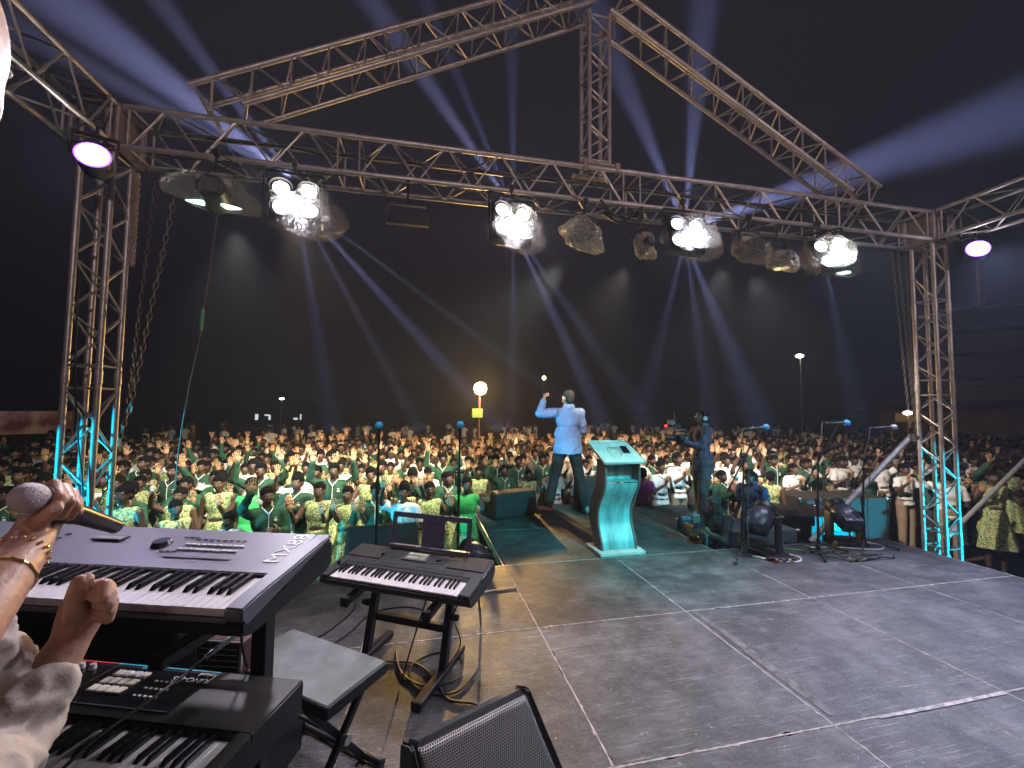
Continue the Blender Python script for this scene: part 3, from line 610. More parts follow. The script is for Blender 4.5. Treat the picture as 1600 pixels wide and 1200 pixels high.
# stand of the double keyboard: two tiers of black tube
t = thing('keyboard_stand', 'two-tier black stand under the silver keyboard and the black synthesizer', 'keyboard stand', (-1.88, -1.42, 0), (0, 0, -.325))
for sx in (-1, 1):
    x = sx * .50
    b = MB(); b.box((x, .12, .5), (.05, .05, 1.0), rot=None, bev=.004); b.build('upright', blackm, t)
    b = MB(); b.box((x, -.02, .02), (.06, .62, .04), bev=.006); b.build('foot', blackm, t)
    b = MB(); b.box((x, -.05, .985), (.04, .42, .03), bev=.004); b.build('upper_arm', blackm, t)
    b = MB(); b.box((x, -.08, .640), (.04, .42, .03), bev=.004); b.build('lower_arm', blackm, t)
    b = MB(); b.tube([(x, -.28, .64), (x, .10, .40)], .012, 8); b.build('strut', chrome, t)
b = MB(); b.box((0, .12, .30), (.96, .04, .04), bev=.004); b.box((0, .12, .9), (.96, .03, .03), bev=.004); b.build('cross_bar', blackm, t)
# pedal boxes and cases seen below the upper keyboard
t = thing('amp_head', 'small reddish chrome-cornered box standing under the silver keyboard', 'amplifier', (-1.67, -.86, .30), (0, 0, -.3))
b = MB(); b.box((0, 0, .22), (.20, .18, .15), bev=.01); b.build('cabinet', mat('oxblood_vinyl', (.06, .012, .014), .5), t)
b = MB()
for sx in (-1, 1): b.box((sx * .10, -.092, .22), (.012, .008, .15)); 
b.box((0, -.092, .292), (.2, .008, .01)); b.box((0, -.092, .148), (.2, .008, .01)); b.build('trim', chrome, t)
for i in range(5):
    b = MB(); b.box((0, -.094, .17 + i * .024), (.17, .005, .006)); b.build('slat', chrome, t)
b = MB(); b.box((0, 0, -.08), (.5, .3, .45), bev=.01); b.build('case_under', blackm, t)
b = MB()
for sx in (-1, 1):
    for z in (.02, .10): b.sph((sx * .2, -.15, z), .012, 8, 6)
b.build('rivet', chrome, t)
# arranger keyboard
A = thing('arranger_keyboard', 'black-grey 61-key keyboard with a music rest on the folding stand', 'keyboard', (-.929, -.234, .582), (.13, 0, -.523))
case([(-.215, -.012), (-.215, -.045), (-.17, -.085), (.15, -.105), (.213, -.07), (.213, .012), (.05, .008), (-.03, .004), (-.04, -.006)], -.508, .508, 'body', mat('graphite_plastic', (.035, .036, .040), .42, 0, .1, 40), A, .008)
for sx in (-1, 1): case([(-.213, -.012), (-.21, .006), (.0, .010), (.0, -.02)], sx * (.508 - .036) - .034, sx * (.508 - .036) + .034, 'end_cheek', mat('graphite_plastic', (.035, .036, .04)), A, .004)
keys(A, 36, 0, .43, -.205, .135, -.002, kw=.0238)
grillm = mat('speaker_cloth_dark', (.022, .022, .024), .8, 0, .2, 300, .3, 400)
for sx in (-1, 1):
    b = MB(); b.box((sx * .365, .12, .0125), (.25, .16, .004), bev=.0015); b.build('speaker_grille', grillm, A)
b = MB(); b.box((.0, .115, .0135), (.19, .105, .006), bev=.001); b.build('display_bezel', btnd, A)
scr = mat('screen_lit', (.12, .13, .12), .2, emis=(.40, .42, .36), estr=.35, noise_=.5, nscale=30)
b = MB(); b.box((-.006, .12, .0172), (.145, .085, .002)); b.build('display', scr, A)
b = MB(); b.box((-.006, .145, .0185), (.14, .018, .0006)); b.box((-.03, .10, .0185), (.07, .008, .0006)); b.build('display_text', mat('screen_rows', (.5, .5, .4), .3, emis=(.7, .6, .35), estr=.3), A)
b = MB()
for r_ in range(5):
    for c_ in range(5):
        btn(b, -.225 + c_ * .022, .075 + r_ * .025, .016, .007, .0115)
        btn(b, .125 + c_ * .022, .075 + r_ * .025, .016, .007, .0115)
for c_ in range(34):
    if c_ % 7 != 6: btn(b, -.40 + c_ * .0235, -.01, .014, .006, .007); 
    if c_ % 9 not in (7, 8): btn(b, -.40 + c_ * .0235, .012, .014, .006, .009)
b.build('panel_buttons', mat('grey_button', (.10, .10, .11), .4), A, kind='stuff')
for x, y in ((-.235, .185), (-.25, .095)):
    b = MB(); b.cyl((x, y, .012), (x, y, .026), .013, .011, 18); b.build('knob', black, A)
b = MB(); b.cyl((.155, .12, .012), (.155, .12, .020), .022, n=20); b.build('dial', black, A)
b = MB(); b.cyl((-.462, -.08, .008), (-.462, -.08, .03), .009, .012, 12); b.build('joystick', black, A)
lavm = mat('violet_lit_plastic', (.085, .075, .13), .45)  # purple lamp light tinted into the colour of the music rest
rest = thing('music_rest', None, None); rest.parent = A; rest.location = (.035, .208, .012); rest.rotation_euler = (R(-14), 0, 0)
b = MB()
for c_, d_ in (((0, 0, .225), (.60, .008, .035)), ((-.285, 0, .125), (.035, .008, .19)), ((.285, 0, .125), (.035, .008, .19)), ((0, -.012, .018), (.60, .035, .022)), ((0.02, 0, .12), (.17, .007, .185))): b.box(c_, d_, bev=.002)
b.build('rest_frame', lavm, rest)
textmesh('lettering', 'YAMAHA', .018, mat('dim_print', (.035, .03, .06), .4), rest, (.02, -.0045, .178), (pi / 2, 0, 0), align='CENTER')
# Z-fold stand of the arranger keyboard
t = thing('keyboard_stand', 'black folding keyboard stand under the keyboard with the music rest', 'keyboard stand', (-.93, -.24, 0), (0, 0, -.523))
for sx in (-1, 1):
    x = sx * .27
    b = MB(); b.box((x, .03, .27), (.045, .055, .50), rot=Matrix.Rotation(R(-14), 3, 'X'), bev=.006); b.build('upright', blackm, t)
    b = MB(); b.box((x, -.02, .47), (.045, .46, .045), rot=Matrix.Rotation(.13, 3, 'X'), bev=.006); b.build('arm', blackm, t)
    b = MB(); b.box((x, -.05, .022), (.055, .58, .04), bev=.006); b.build('foot', blackm, t)
    b = MB(); b.box((x, -.255, .445), (.052, .02, .055), bev=.004); b.build('end_cap', rubber, t)
    b = MB(); b.box((x, -.34, .024), (.06, .02, .046), bev=.004); b.build('foot_cap', rubber, t)
    b = MB(); b.cyl((x + sx * .03, .02, .32), (x + sx * .07, .02, .32), .022, .018, 14); b.build('knob', rubber, t)
b = MB(); b.box((0, .05, .23), (.52, .04, .045), bev=.005); b.build('cross_bar', blackm, t)
# bench
t = thing('keyboard_bench', 'grey flat-topped folding bench between the keyboards', 'bench', (-1.35, -.922, 0), (0, 0, R(-38)))
b = MB(); b.box((0, 0, .425), (.63, .335, .055), bev=.014, seg=3); b.build('cushion_side', mat('black_vinyl', (.015, .015, .017), .5, 0, .1, 40, .2, 90), t)
b = MB(); b.box((0, 0, .4495), (.612, .317, .012), bev=.005, seg=2); b.build('cushion', mat('mottled_grey_vinyl', (.17, .18, .175), .55, 0, .35, 7, .25, 60), t)  # cushion top mottled and paler than the black sides
for sx in (-1, 1):
    b = MB(); b.box((sx * .22, .0, .205), (.028, .50, .028), rot=Matrix.Rotation(R(52), 3, 'X'), bev=.004); b.build('leg', blackm, t)
    b = MB(); b.box((sx * .19, .0, .205), (.028, .50, .028), rot=Matrix.Rotation(R(-52), 3, 'X'), bev=.004); b.build('leg', blackm, t)
for y in (-.155, .155):
    b = MB(); b.cyl((-.30, y, .018), (.30, y, .018), .016, n=12); b.cyl((-.31, y, .018), (-.27, y, .018), .019, n=12); b.cyl((.27, y, .018), (.31, y, .018), .019, n=12); b.build('foot', blackm, t)
b = MB(); b.cyl((-.24, 0, .205), (.24, 0, .205), .008, n=8); b.cyl((.235, 0, .205), (.26, 0, .205), .02, n=12); b.build('pivot', chrome, t)

# ------------------------------------------------------------------ loudspeakers
def perforated():
    m = bpy.data.materials.new('perforated_steel'); m.use_nodes = True; nt = m.node_tree; bb = nt.nodes['Principled BSDF']; L = nt.links
    bb.inputs['Base Color'].default_value = (.30, .285, .27, 1); bb.inputs['Roughness'].default_value = .45; bb.inputs['Metallic'].default_value = .4
    return m
PERF = perforated()
grey_cab = mat('cabinet_paint', (.030, .030, .032), .6, 0, .15, 50, .5, 260)
def wedge(name, label, loc, rz, w, d, h, m=grey_cab, group=None, face=(.35, .75), handle=True, sc=1.):
    """floor monitor: sloping grille faces local -Y and up"""
    t = thing(name, label, 'loudspeaker', loc, (0, 0, rz), group)
    prof = [(-d / 2, 0), (-d / 2, h * .28), (d * .18, h), (d / 2, h * .93), (d / 2, h * .15), (d * .42, 0)]
    case(prof, -w / 2, w / 2, 'cabinet', m, t, .012)
    a = V((0, -d / 2, h * .28)); c = V((0, d * .18, h)); mid = (a + c) / 2; ln = (c - a).length; ang = math.atan2(c.z - a.z, c.y - a.y); nrm = V((0, -sin(ang), cos(ang)))
    b = MB(); b.box(mid + nrm * .003, (w * .92, ln * .88, .010), rot=Matrix.Rotation(ang, 3, 'X'), bev=.004); b.build('grille', grillm, t)
    for sx in (-1, 1):
        b = MB(); b.box((sx * (w / 2 + .001), d * .1, h * .5), (.012, d * .28, h * .14), bev=.004); b.build('handle', rubber, t)
    b = MB(); b.box((w * .36, -d * .33, h * .40 + .012), (.03, .02, .002), rot=Matrix.Rotation(ang, 3, 'X')); b.build('badge', txtm, t)
    return t
wedge('floor_monitor', 'black wedge loudspeaker on the walkway beside the speaker in the light blue shirt', (.46, 3.19, 0), R(197), .68, .52, .40)
wedge('floor_monitor', 'black wedge loudspeaker in front of the stage behind the music rest', (-1.22, 1.58, -.02), R(4), .72, .46, .36)
t = thing('speaker_riser', 'black box in front of the stage holding up the wedge loudspeaker', 'box', (-1.22, 1.58, GZ))
b = MB(); b.box((0, 0, .44), (.72, .5, .875), bev=.01); b.build('cabinet', blackm, t)
t = thing('floor_monitor', 'black upright loudspeaker behind the lectern by the trousers of the speaker', 'loudspeaker', (1.83, 3.30, 0), (0, 0, R(10)))
case([(-.16, 0), (-.20, .02), (-.08, .48), (.14, .50), (.20, 0)], -.22, .22, 'cabinet', grey_cab, t, .01)
b = MB(); b.box((0, -.15, .25), (.38, .008, .42), rot=Matrix.Rotation(R(-14.6), 3, 'X'), bev=.003); b.build('grille', grillm, t)
# big monitor at the camera's feet: holes are real
t = thing('stage_monitor', 'loudspeaker with a perforated steel grille at the foot of the keyboard bench', 'loudspeaker', (-.60, -1.42, 0), (0, 0, R(24)))
w_, h_, d_ = .52, .395, .36
nx_, nz_ = 54, 46
def gp(u, v):   # u across 0..1, v up the slope 0..1 ; rounded at the side edges
    x = (u - .5) * (w_ - .01); y = -.30 + v * .40; z = .03 + v * (h_ - .03)
    e = max(0, abs(u - .5) - .43) / .07; y += .022 * e * e; tz = max(0, v - .94) / .06; z -= .010 * tz * tz; y += .02 * tz * tz
    return V((x, y, z))
b = MB(); vs = []; fs = []
hr = .0042; P_ = .0096
ncol = int((w_ - .03) / P_); nrow = int(math.hypot(.40, h_ - .03) / (P_ * .866)) - 2
U = lambda i: i / ncol; VV = lambda j: (j + 1) / (nrow + 2)
def hexcell(cx, cy):
    out = []; inn = []
    for k in range(6):
        a_ = pi / 6 + k * pi / 3; out.append((cx + P_ * .577 * cos(a_), cy + P_ * .577 * sin(a_))); inn.append((cx + hr * cos(a_), cy + hr * sin(a_)))
    return out, inn
SL = math.hypot(.40, h_ - .03)
for j in range(nrow):
    for i in range(ncol):
        cx = .015 + (i + .5 * (j % 2)) * P_ + P_ / 2; cy = .01 + (j + .5) * P_ * .866
        if cx > w_ - .012: continue
        o_, n_ = hexcell(cx, cy); base = len(vs)
        vs += [gp(p[0] / w_, p[1] / SL) for p in o_ + n_]
        fs += [(base + k, base + (k + 1) % 6, base + 6 + (k + 1) % 6, base + 6 + k) for k in range(6)]
b.add(vs, fs); b.build('grille', PERF, t, smooth=False, kind='stuff')
b = MB(); vs = [gp(u, v) + V((0, .012, -.004)) for u, v in ((0.01, 0), (.99, 0), (.99, .98), (.01, .98))]; b.add(vs, [(0, 1, 2, 3)]); b.build('grille_foam', mat('black_foam', (.006, .006, .006), .95), t)
def roundedcap():
    pts = []
    for k in range(5): a_ = k * pi / 8; pts.append((-.205 + .012 * 0, 0))
    return pts
case([(-.30, .0), (-.308, .03), (.085, h_ - .012), (.095, h_ + .004), (.12, h_ + .008), (.20, h_ - .03), (.22, .0)], w_ / 2 - .004, w_ / 2 + .012, 'side_panel', grey_cab, t, .008)
case([(-.30, .0), (-.308, .03), (.085, h_ - .012), (.095, h_ + .004), (.12, h_ + .008), (.20, h_ - .03), (.22, .0)], -w_ / 2 - .012, -w_ / 2 + .004, 'side_panel', grey_cab, t, .008)
case([(-.28, .0), (-.28, .02), (.11, h_ - .016), (.125, h_ + .004), (.20, h_ - .034), (.22, 0)], -w_ / 2 + .02, w_ / 2 - .02, 'cabinet', grey_cab, t, .004)

# ------------------------------------------------------------------ lectern
wood = mat('pale_painted_wood', (.55, .52, .48), .5, 0, .12, 12)
woodd = mat('brown_laminate', (.13, .10, .09), .5, 0, .2, 15)
front = mat('cyan_lit_laminate', (.26, .56, .58), .34, .15, .14, 6)  # cyan light, highlights and dark streaks painted into the panel colour
_nt = front.node_tree; _n = [n for n in _nt.nodes if n.type == 'TEX_NOISE'][0]; _mp = node(_nt, 'ShaderNodeMapping'); _mp.inputs['Scale'].default_value = (2.2, 1, .25); _tc = [n for n in _nt.nodes if n.type == 'TEX_COORD'][0]
_nt.links.new(_tc.outputs['Object'], _mp.inputs[0]); _nt.links.new(_mp.outputs[0], _n.inputs['Vector']); [n for n in _nt.nodes if n.type == 'MAP_RANGE'][0].inputs['To Min'].default_value = .45
t = thing('lectern', 'S-curved lectern with a slanted pale top, standing on the walkway in cyan light', 'lectern', (1.32, 1.42, 0), (0, 0, R(1)))
b = MB(); b.box((0, 0, .024), (.54, .40, .036), bev=.008, seg=2); b.build('base', wood, t)
for sx in (-1, 1):
    for sy in (-1, 1):
        b = MB(); b.cyl((sx * .24, sy * .17, 0), (sx * .24, sy * .17, .008), .018, n=10); b.build('foot', rubber, t)
def sy_(z):   # front line of the S profile
    return -.11 + .11 * (.5 - .5 * cos(pi * min(1, max(0, (z - .04) / .34)))) * 1.0 - .19 * (.5 - .5 * cos(pi * min(1, max(0, (z - .40) / .42))))
zs = [.042 + (1.03 - .042) * i / 40 for i in range(41)]
for sx in (-1, 1):
    b = MB(); vs = []; x = sx * .205
    for z in zs:
        y = sy_(z); dd = .20 + .03 * sin(z * 3)
        for q in (-.011, .011): vs += [(x + q, y, z), (x + q, y + dd, z)]
    fs = []
    for i in range(40):
        a_ = 4 * i; c_ = 4 * i + 4
        fs += [(a_, a_ + 1, c_ + 1, c_), (a_ + 3, a_ + 2, c_ + 2, c_ + 3), (a_ + 2, a_, c_, c_ + 2), (a_ + 1, a_ + 3, c_ + 3, c_ + 1)]
    b.add(vs, fs); b.build('side_panel', woodd, t)
b = MB(); vs = []
zf = [z for z in zs if z <= .80]
for z in zf: vs += [(-.193, sy_(z) + .014, z), (.193, sy_(z) + .014, z), (.193, sy_(z) + .024, z), (-.193, sy_(z) + .024, z)]
fs = []
for i in range(len(zf) - 1):
    a_ = 4 * i; c_ = a_ + 4; fs += [(a_ + k, a_ + (k + 1) % 4, c_ + (k + 1) % 4, c_ + k) for k in range(4)]
fs.append(tuple(range(4 * len(zf) - 4, 4 * len(zf)))); b.add(vs, fs); b.build('front_panel', front, t, ang=60)
b = MB(); vs = []
for z in [.80 + .02 * i for i in range(12)]: vs += [(-.193, sy_(z) + .15, z), (.193, sy_(z) + .15, z)]
b.add(vs, [(2 * i, 2 * i + 1, 2 * i + 3, 2 * i + 2) for i in range(11)]); b.build('back_panel', front, t)
b = MB(); b.box((0, sy_(.8) + .09, .802), (.386, .16, .010)); b.build('shelf', front, t)
b = MB(); b.box((.0, -.02, 1.105), (.50, .47, .030), rot=Matrix.Rotation(R(23), 3, 'X'), bev=.006, seg=2); b.build('top_board', wood, t)
b = MB(); b.box((.0, -.245, 1.018), (.50, .022, .035), rot=Matrix.Rotation(R(23), 3, 'X'), bev=.005); b.build('front_lip', wood, t)
b = MB(); b.box((.0, .20, 1.213), (.47, .016, .022), rot=Matrix.Rotation(R(23), 3, 'X'), bev=.004); b.build('back_lip', wood, t)
RX = Matrix.Rotation(R(23), 3, 'X'); top_n = RX @ V((0, 0, 1)); topc = V((1.32, 1.40, 1.105)) + top_n * .0165
def ontop(x, y, z=0): return topc + RX @ V((x, y, 0)) + top_n * z
t = thing('reading_glasses', 'thin-framed reading glasses lying on the lectern top', 'glasses', ontop(-.02, 0.0), (R(23), 0, R(-12)))
for sx in (-1, 1):
    b = MB(); b.tube([(sx * .036 + .030 * cos(2 * pi * k / 20), .06 + .022 * sin(2 * pi * k / 20), .004) for k in range(20)], .0025, 6, closed=True); b.build('lens_rim', blackm, t)
    b = MB(); b.tube(spline([(sx * .066, .065, .004), (sx * .075, .0, .006), (sx * .055, -.10, .004), (sx * .035, -.13, .003)]), .0025, 6); b.build('temple', blackm, t)
b = MB(); b.tube([(-.008, .066, .005), (0, .070, .006), (.008, .066, .005)], .0022, 6); b.build('bridge', blackm, t)
t = thing('phone', 'dark slim phone lying beside the glasses on the lectern top', 'phone', ontop(.12, .02, .001), (R(23), 0, R(-8)))
b = MB(); b.box((0, 0, .005), (.082, .165, .009), bev=.003); b.build('body', blackm, t)
b = MB(); b.box((0, 0, .0100), (.074, .150, .0008)); b.build('screen', glossp, t)

# ------------------------------------------------------------------ microphone stands
def micbody(t, tail, ball, foam=True, m=foamblue, col=chrome):
    tail = V(tail); ball = V(ball); d = (ball - tail).normalized()
    b = MB(); b.cyl(tail, ball - d * .02, .011, .018, 14); b.build('mic_body', blackm, t)
    b = MB(); b.sph(ball, .036, 18, 12); b.build('mic_head', m, t)
    b = MB(); b.cyl(ball - d * .026, ball - d * .014, .026, n=18); b.build('mic_collar', col, t)
def straight_stand(label, x, y, top):
    t = thing('microphone_stand', label, 'microphone stand', (x, y, 0), group='microphone stands along the stage front')
    b = MB(); b.cyl((0, 0, 0), (0, 0, .018), .13, .125, 28); b.build('round_base', blackm, t)
    b = MB(); b.cyl((0, 0, .018), (0, 0, .85), .012, n=12); b.build('lower_tube', blackm, t)
    b = MB(); b.cyl((0, 0, .80), (0, 0, .92), .019, n=14); b.cyl((-.045, 0, .985), (.045, 0, .985), .008, n=8); b.cyl((0, 0, .92), (0, 0, 1.0), .016, .012, 14); b.build('clutch', rubber, t)
    b = MB(); b.cyl((0, 0, .9), (0, 0, top - .10), .009, n=12); b.build('upper_tube', blackm, t)
    micbody(t, (0, -.0, top - .16), (0, -.03, top)); return t
straight_stand('straight stand with a blue-headed microphone, nearer the silver keyboard', -1.238, 1.01, 1.425)
straight_stand('straight stand with a blue-headed microphone rising behind the music rest', -.500, .98, 1.435)
grayfoam = mat('silver_mesh', (.45, .47, .50), .5, .4)
def boom_stand(label, x, y, clutch, lo, hi, tail, ball, m, ang0):
    t = thing('microphone_stand', label, 'microphone stand', (x, y, 0), group='microphone stands along the stage front'); o = V((x, y, 0)); L = lambda p: V(p) - o
    c = L(clutch)
    b = MB(); b.cyl((0, 0, .06), (0, 0, .55), .013, n=12); b.build('lower_tube', blackm, t)
    b = MB(); b.cyl((0, 0, .5), (c.x, c.y, c.z), .009, n=12); b.build('upper_tube', blackm, t)
    b = MB(); b.cyl((0, 0, .50), (0, 0, .60), .020, n=14); b.cyl((c.x, c.y - .03, c.z), (c.x, c.y + .03, c.z), .028, n=16); b.cyl((c.x - .05, c.y - .03, c.z), (c.x, c.y - .03, c.z), .012, n=10); b.build('clutch', rubber, t)
    b = MB(); b.cyl(L(lo), L(hi), .008, n=10); b.cyl(L(lo), L(lo) + (L(hi) - L(lo)) * .12, .014, n=10); b.build('boom_arm', blackm, t)
    b = MB(); b.cyl((0, 0, .04), (0, 0, .14), .03, .022, 14); b.build('leg_hub', rubber, t)
    for k in range(3):
        a_ = ang0 + k * 2 * pi / 3; e = V((.34 * cos(a_), .34 * sin(a_), .012)); b = MB(); b.cyl((0, 0, .11), e, .009, n=8); b.build('leg', blackm, t)
        b = MB(); b.sph(e, .018, 10, 6); b.build('foot', rubber, t)
    micbody(t, L(tail), L(ball), m=m)
    tl = L(tail); b = MB(); b.tube(spline([tl, tl + V((-.06, 0, 0)), tl + V((-.075, .0, -.12)), V((c.x - .02, c.y - .03, c.z + .05)), V((c.x + .03, c.y - .04, c.z - .15)), (.03, -.03, .5), (.02, -.04, .1)]), .004, 6); b.build('microphone_cable', mat('grey_cable', (.10, .09, .10)), t)
    return t
boom_stand('boom stand with a blue-headed microphone beside the squatting photographer', 2.64, .98, (2.585, .90, 1.11), (2.42, .96, .70), (2.70, .83, 1.36), (2.60, .84, 1.40), (2.79, .80, 1.42), foamblue, R(215))
boom_stand('boom stand with a blue-headed microphone rising above the tangle of cables', 3.58, .92, (3.57, .88, 1.12), (3.43, .93, .76), (3.76, .80, 1.44), (3.64, .83, 1.47), (3.86, .78, 1.47), foamblue, R(230))
boom_stand('boom stand with a silver-headed microphone beside the slanting steel pipe', 4.26, .94, (4.26, .91, 1.05), (4.14, .94, .76), (4.47, .83, 1.37), (4.35, .85, 1.41), (4.58, .80, 1.42), grayfoam, R(-25))

# ------------------------------------------------------------------ moving heads, road cases, pipes
amber = mat('amber_lens', (.7, .4, .08), .2, emis=(1, .6, .12), estr=.9)
def moving_head(label, loc, rz, tilt, sc=1., lens=amber):
    t = thing('moving_head_lamp', label, 'stage lamp', loc, (0, 0, rz), group='moving head lamps standing at the stage lip'); t.scale = (sc,) * 3
    b = MB(); b.box((0, 0, .05), (.34, .30, .10), bev=.02, seg=2); b.build('base', black, t)
    for sx in (-1, 1):
        b = MB(); b.box((sx * .165, 0, .24), (.045, .12, .34), bev=.018, seg=2); b.build('yoke_arm', black, t)
    h = thing('head', None, None); h.parent = t; h.location = (0, 0, .36); h.rotation_euler = (tilt, 0, 0)
    b = MB(); b.sph((0, .02, 0), (.135, .19, .13), 20, 12); b.box((0, .13, 0), (.20, .10, .18), bev=.03, seg=2); b.build('head_shell', mat('slate_shell', (.03, .035, .055), .35), h)
    b = MB(); b.cyl((0, -.12, 0), (0, -.19, 0), .10, .105, 24); b.build('lens_barrel', black, h)
    b = MB(); b.sph((0, -.19, 0), (.088, .012, .088), 24, 6); b.build('lens', lens, h)
    b = MB(); b.tube([(-.07, .05, .125), (.07, .05, .125), (.05, .155, .10), (-.05, .155, .10)], .004, 6, closed=True); b.build('label_frame', mat('grey_cable', (.10, .09, .10)), h)
    return t
moving_head('moving head lamp with an amber lens beside the boom stand next to the photographer', (2.93, 1.05, 0), R(118), R(-30), 1.05)
moving_head('dark moving head lamp behind the slanting steel pipe', (4.18, 1.10, -.04), R(160), R(-28), 1.05, mat('smoked_lens', (.03, .03, .035)))
moving_head('moving head lamp on the ground between the music rest and the walkway', (-.27, 1.45, -.32), R(200), R(-12), 1.0, mat('smoked_lens', (.03, .03, .035)))
b = MB(); b.box((0, 0, .02), (.30, .22, .04), bev=.01); 
t = thing('power_supply', 'flat power box with coloured plugs at the foot of the amber-lensed lamp', 'power box', (2.95, .86, 0), (0, 0, R(-15))); b.build('case', blackm, t)
for i, c_ in enumerate(((.5, .2, .08), (.12, .12, .3), (.4, .35, .3))):
    b = MB(); b.cyl((-.07 + i * .07, -.11, .022), (-.07 + i * .07, -.15, .022), .014, n=10); b.build('plug', mat('plug_%s' % ('orange', 'blue', 'cream')[i], c_, .4), t)
tealbox = mat('case_paint_blue', (.10, .13, .15), .5, 0, .2, 8)
def road_case(label, c, d, rz, m, catches=0, group='road cases in front of the stage', sheen=None):
    t = thing('road_case', label, 'road case', (c[0], c[1], GZ), (0, 0, rz), group)
    b = MB(); b.box((0, 0, d[2] / 2), d, bev=.008); b.build('shell', m, t)
    for sx in (-1, 1):
        for sy in (-1, 1): b = MB(); b.box((sx * d[0] / 2, sy * d[1] / 2, d[2] / 2), (.03, .03, d[2] - .03)); b.build('corner_rail', blackm, t)
    for sx in (-1, 1):
        for sy in (-1, 1):
            b = MB(); b.sph((sx * (d[0] / 2), sy * (d[1] / 2), d[2] - .01), .028, 8, 6); b.build('ball_corner', chrome, t)
    for i in range(catches):
        x = -d[0] * .3 + i * d[0] * .6 / max(1, catches - 1)
        b = MB(); b.box((x, -d[1] / 2 - .006, d[2] - .14), (.10, .014, .09), bev=.003); b.cyl((x - .03, -d[1] / 2 - .02, d[2] - .14), (x + .03, -d[1] / 2 - .02, d[2] - .14), .010, n=8); b.build('catch', chrome, t)
        b = MB(); b.tube([(x - .08, -d[1] / 2 - .006, d[2] - .3), (x - .07, -d[1] / 2 - .03, d[2] - .33), (x + .07, -d[1] / 2 - .03, d[2] - .33), (x + .08, -d[1] / 2 - .006, d[2] - .3)], .008, 6); b.build('handle', chrome, t)
    return t
road_case('bluish case lit cyan behind the photographer and the amber-lensed lamp', (3.18, 1.72), (1.25, .6, 1.02), R(-6), tealbox)
road_case('long black case behind the boom stands, the girl in green standing at its end', (4.55, 2.05), (1.0, .6, 1.05), R(-8), black, 2)
road_case('black case with a bright cyan catch near the foot of the far corner tower', (5.05, 2.62), (.62, .6, .98), R(-8), black, 2)
road_case('brownish low case between the seated boys and the far corner tower', (5.9, 2.75), (1.5, .6, 1.10), R(-8), mat('brown_case', (.028, .022, .02), .6), 0)
t = thing('camera_riser', 'dark low platform beside the walkway under the standing cameraman', 'platform', (3.06, 2.62, GZ), (0, 0, R(0)))
b = MB(); b.box((-.02, 0, .84), (1.12, 1.5, .08), bev=.006); b.build('deck_board', mat('riser_board', (.035, .036, .036), .6, 0, .3, 6), t)
b = MB(); b.box((-.02, 0, .40), (1.08, 1.46, .80)); b.build('riser_frame', blackc, t)
pipe_m = mat('scaffold_steel', (.52, .52, .54), .4, .5, .15, 12)
t = thing('scaffold_pipe', 'thick pale steel pipe slanting up from the stage edge to the far corner tower', 'pipe', (3.92, 1.32, -.02))
b = MB(); b.cyl((0, 0, 0), (1.16, -.36, 1.32), .033, n=18); b.build('pipe', pipe_m, t)
b = MB(); b.cyl((1.14, -.36, 1.30), (1.34, -.30, 1.30), .03, n=12); b.cyl((1.15, -.38, 1.26), (1.15, -.38, 1.35), .04, n=14); b.build('clamp', alu_dk, t)
t = thing('scaffold_pipe', 'steel pipe slanting up outside the far corner tower past the person in the white shirt', 'pipe', (6.61, 1.57, -0.19))
b = MB(); b.cyl((0, 0, 0), (3.15, 0.11, 1.86), .030, n=16); b.build('pipe', pipe_m, t)
# cables on the floor
cr = random.Random(11)
def floor_cable(label, pts, r=.006, m=cablem, zj=.0): 
    return cable('floor_cable', label, [(x, y, .008 + abs(zj) * (i % 2)) for i, (x, y) in enumerate(pts)], r, m)
floor_cable('black cable looping on the floor below the keyboard with the music rest', [(-1.0, -.1), (-.95, -.35), (-.8, -.5), (-.62, -.45), (-.6, -.25), (-.75, -.18), (-.9, -.3), (-.85, -.52), (-.65, -.58), (-.5, -.4)])
floor_cable('second black cable crossing the loops below the folding stand', [(-1.15, -.2), (-.9, -.25), (-.78, -.4), (-.7, -.62), (-.55, -.7), (-.5, -.85)])
floor_cable('long thin cable curving across the floor behind the bench', [(-1.9, .1), (-1.6, -.1), (-1.35, .15), (-1.2, .45), (-.95, .5), (-.8, .4)])
floor_cable('thin cable running from the silver keyboard stand toward the stage lip', [(-1.95, -.35), (-1.75, -.05), (-1.5, .2), (-1.35, .55), (-1.4, .8)])
cable('hanging_cable', 'thin black cable drooping from the keyboard with the music rest to the floor', [(-.78, -.30, .50), (-.84, -.34, .35), (-.92, -.42, .12), (-.95, -.45, .01)], .005)
cable('hanging_cable', 'black cable hanging beside the knob side of the folding stand', [(-.62, -.5, .48), (-.66, -.46, .36), (-.62, -.5, .22), (-.72, -.56, .1), (-.7, -.6, .01)], .004)
cable('hanging_cable', 'thin cable hanging from the silver keyboard to the bench', [(-1.42, -1.52, 1.02), (-1.41, -1.52, .86), (-1.40, -1.50, .78)], .0035)
for i in range(9):
    x = 3.35 + cr.uniform(0, .25); y = .72 + cr.uniform(0, .3); pts = [(x, y)]
    for k in range(7): x += cr.uniform(-.06, .24); y = min(1.12, max(.6, y + cr.uniform(-.16, .16))); pts.append((x, y))
    floor_cable('dark cable in the tangle at the foot of the middle boom stand' if i % 4 else 'olive cable in the tangle at the foot of the middle boom stand', pts, cr.choice((.004, .006, .007)), cablem if i % 4 else mat('olive_cable', (.10, .14, .05), .5), .02)['group'] = 'cables tangled at the boom stands'
floor_cable('white cable curling past the foot of the dark moving head lamp', [(3.62, 1.06), (3.95, 1.0), (4.2, .9), (4.42, .86), (4.56, .98), (4.45, 1.1)], .007, cablew)
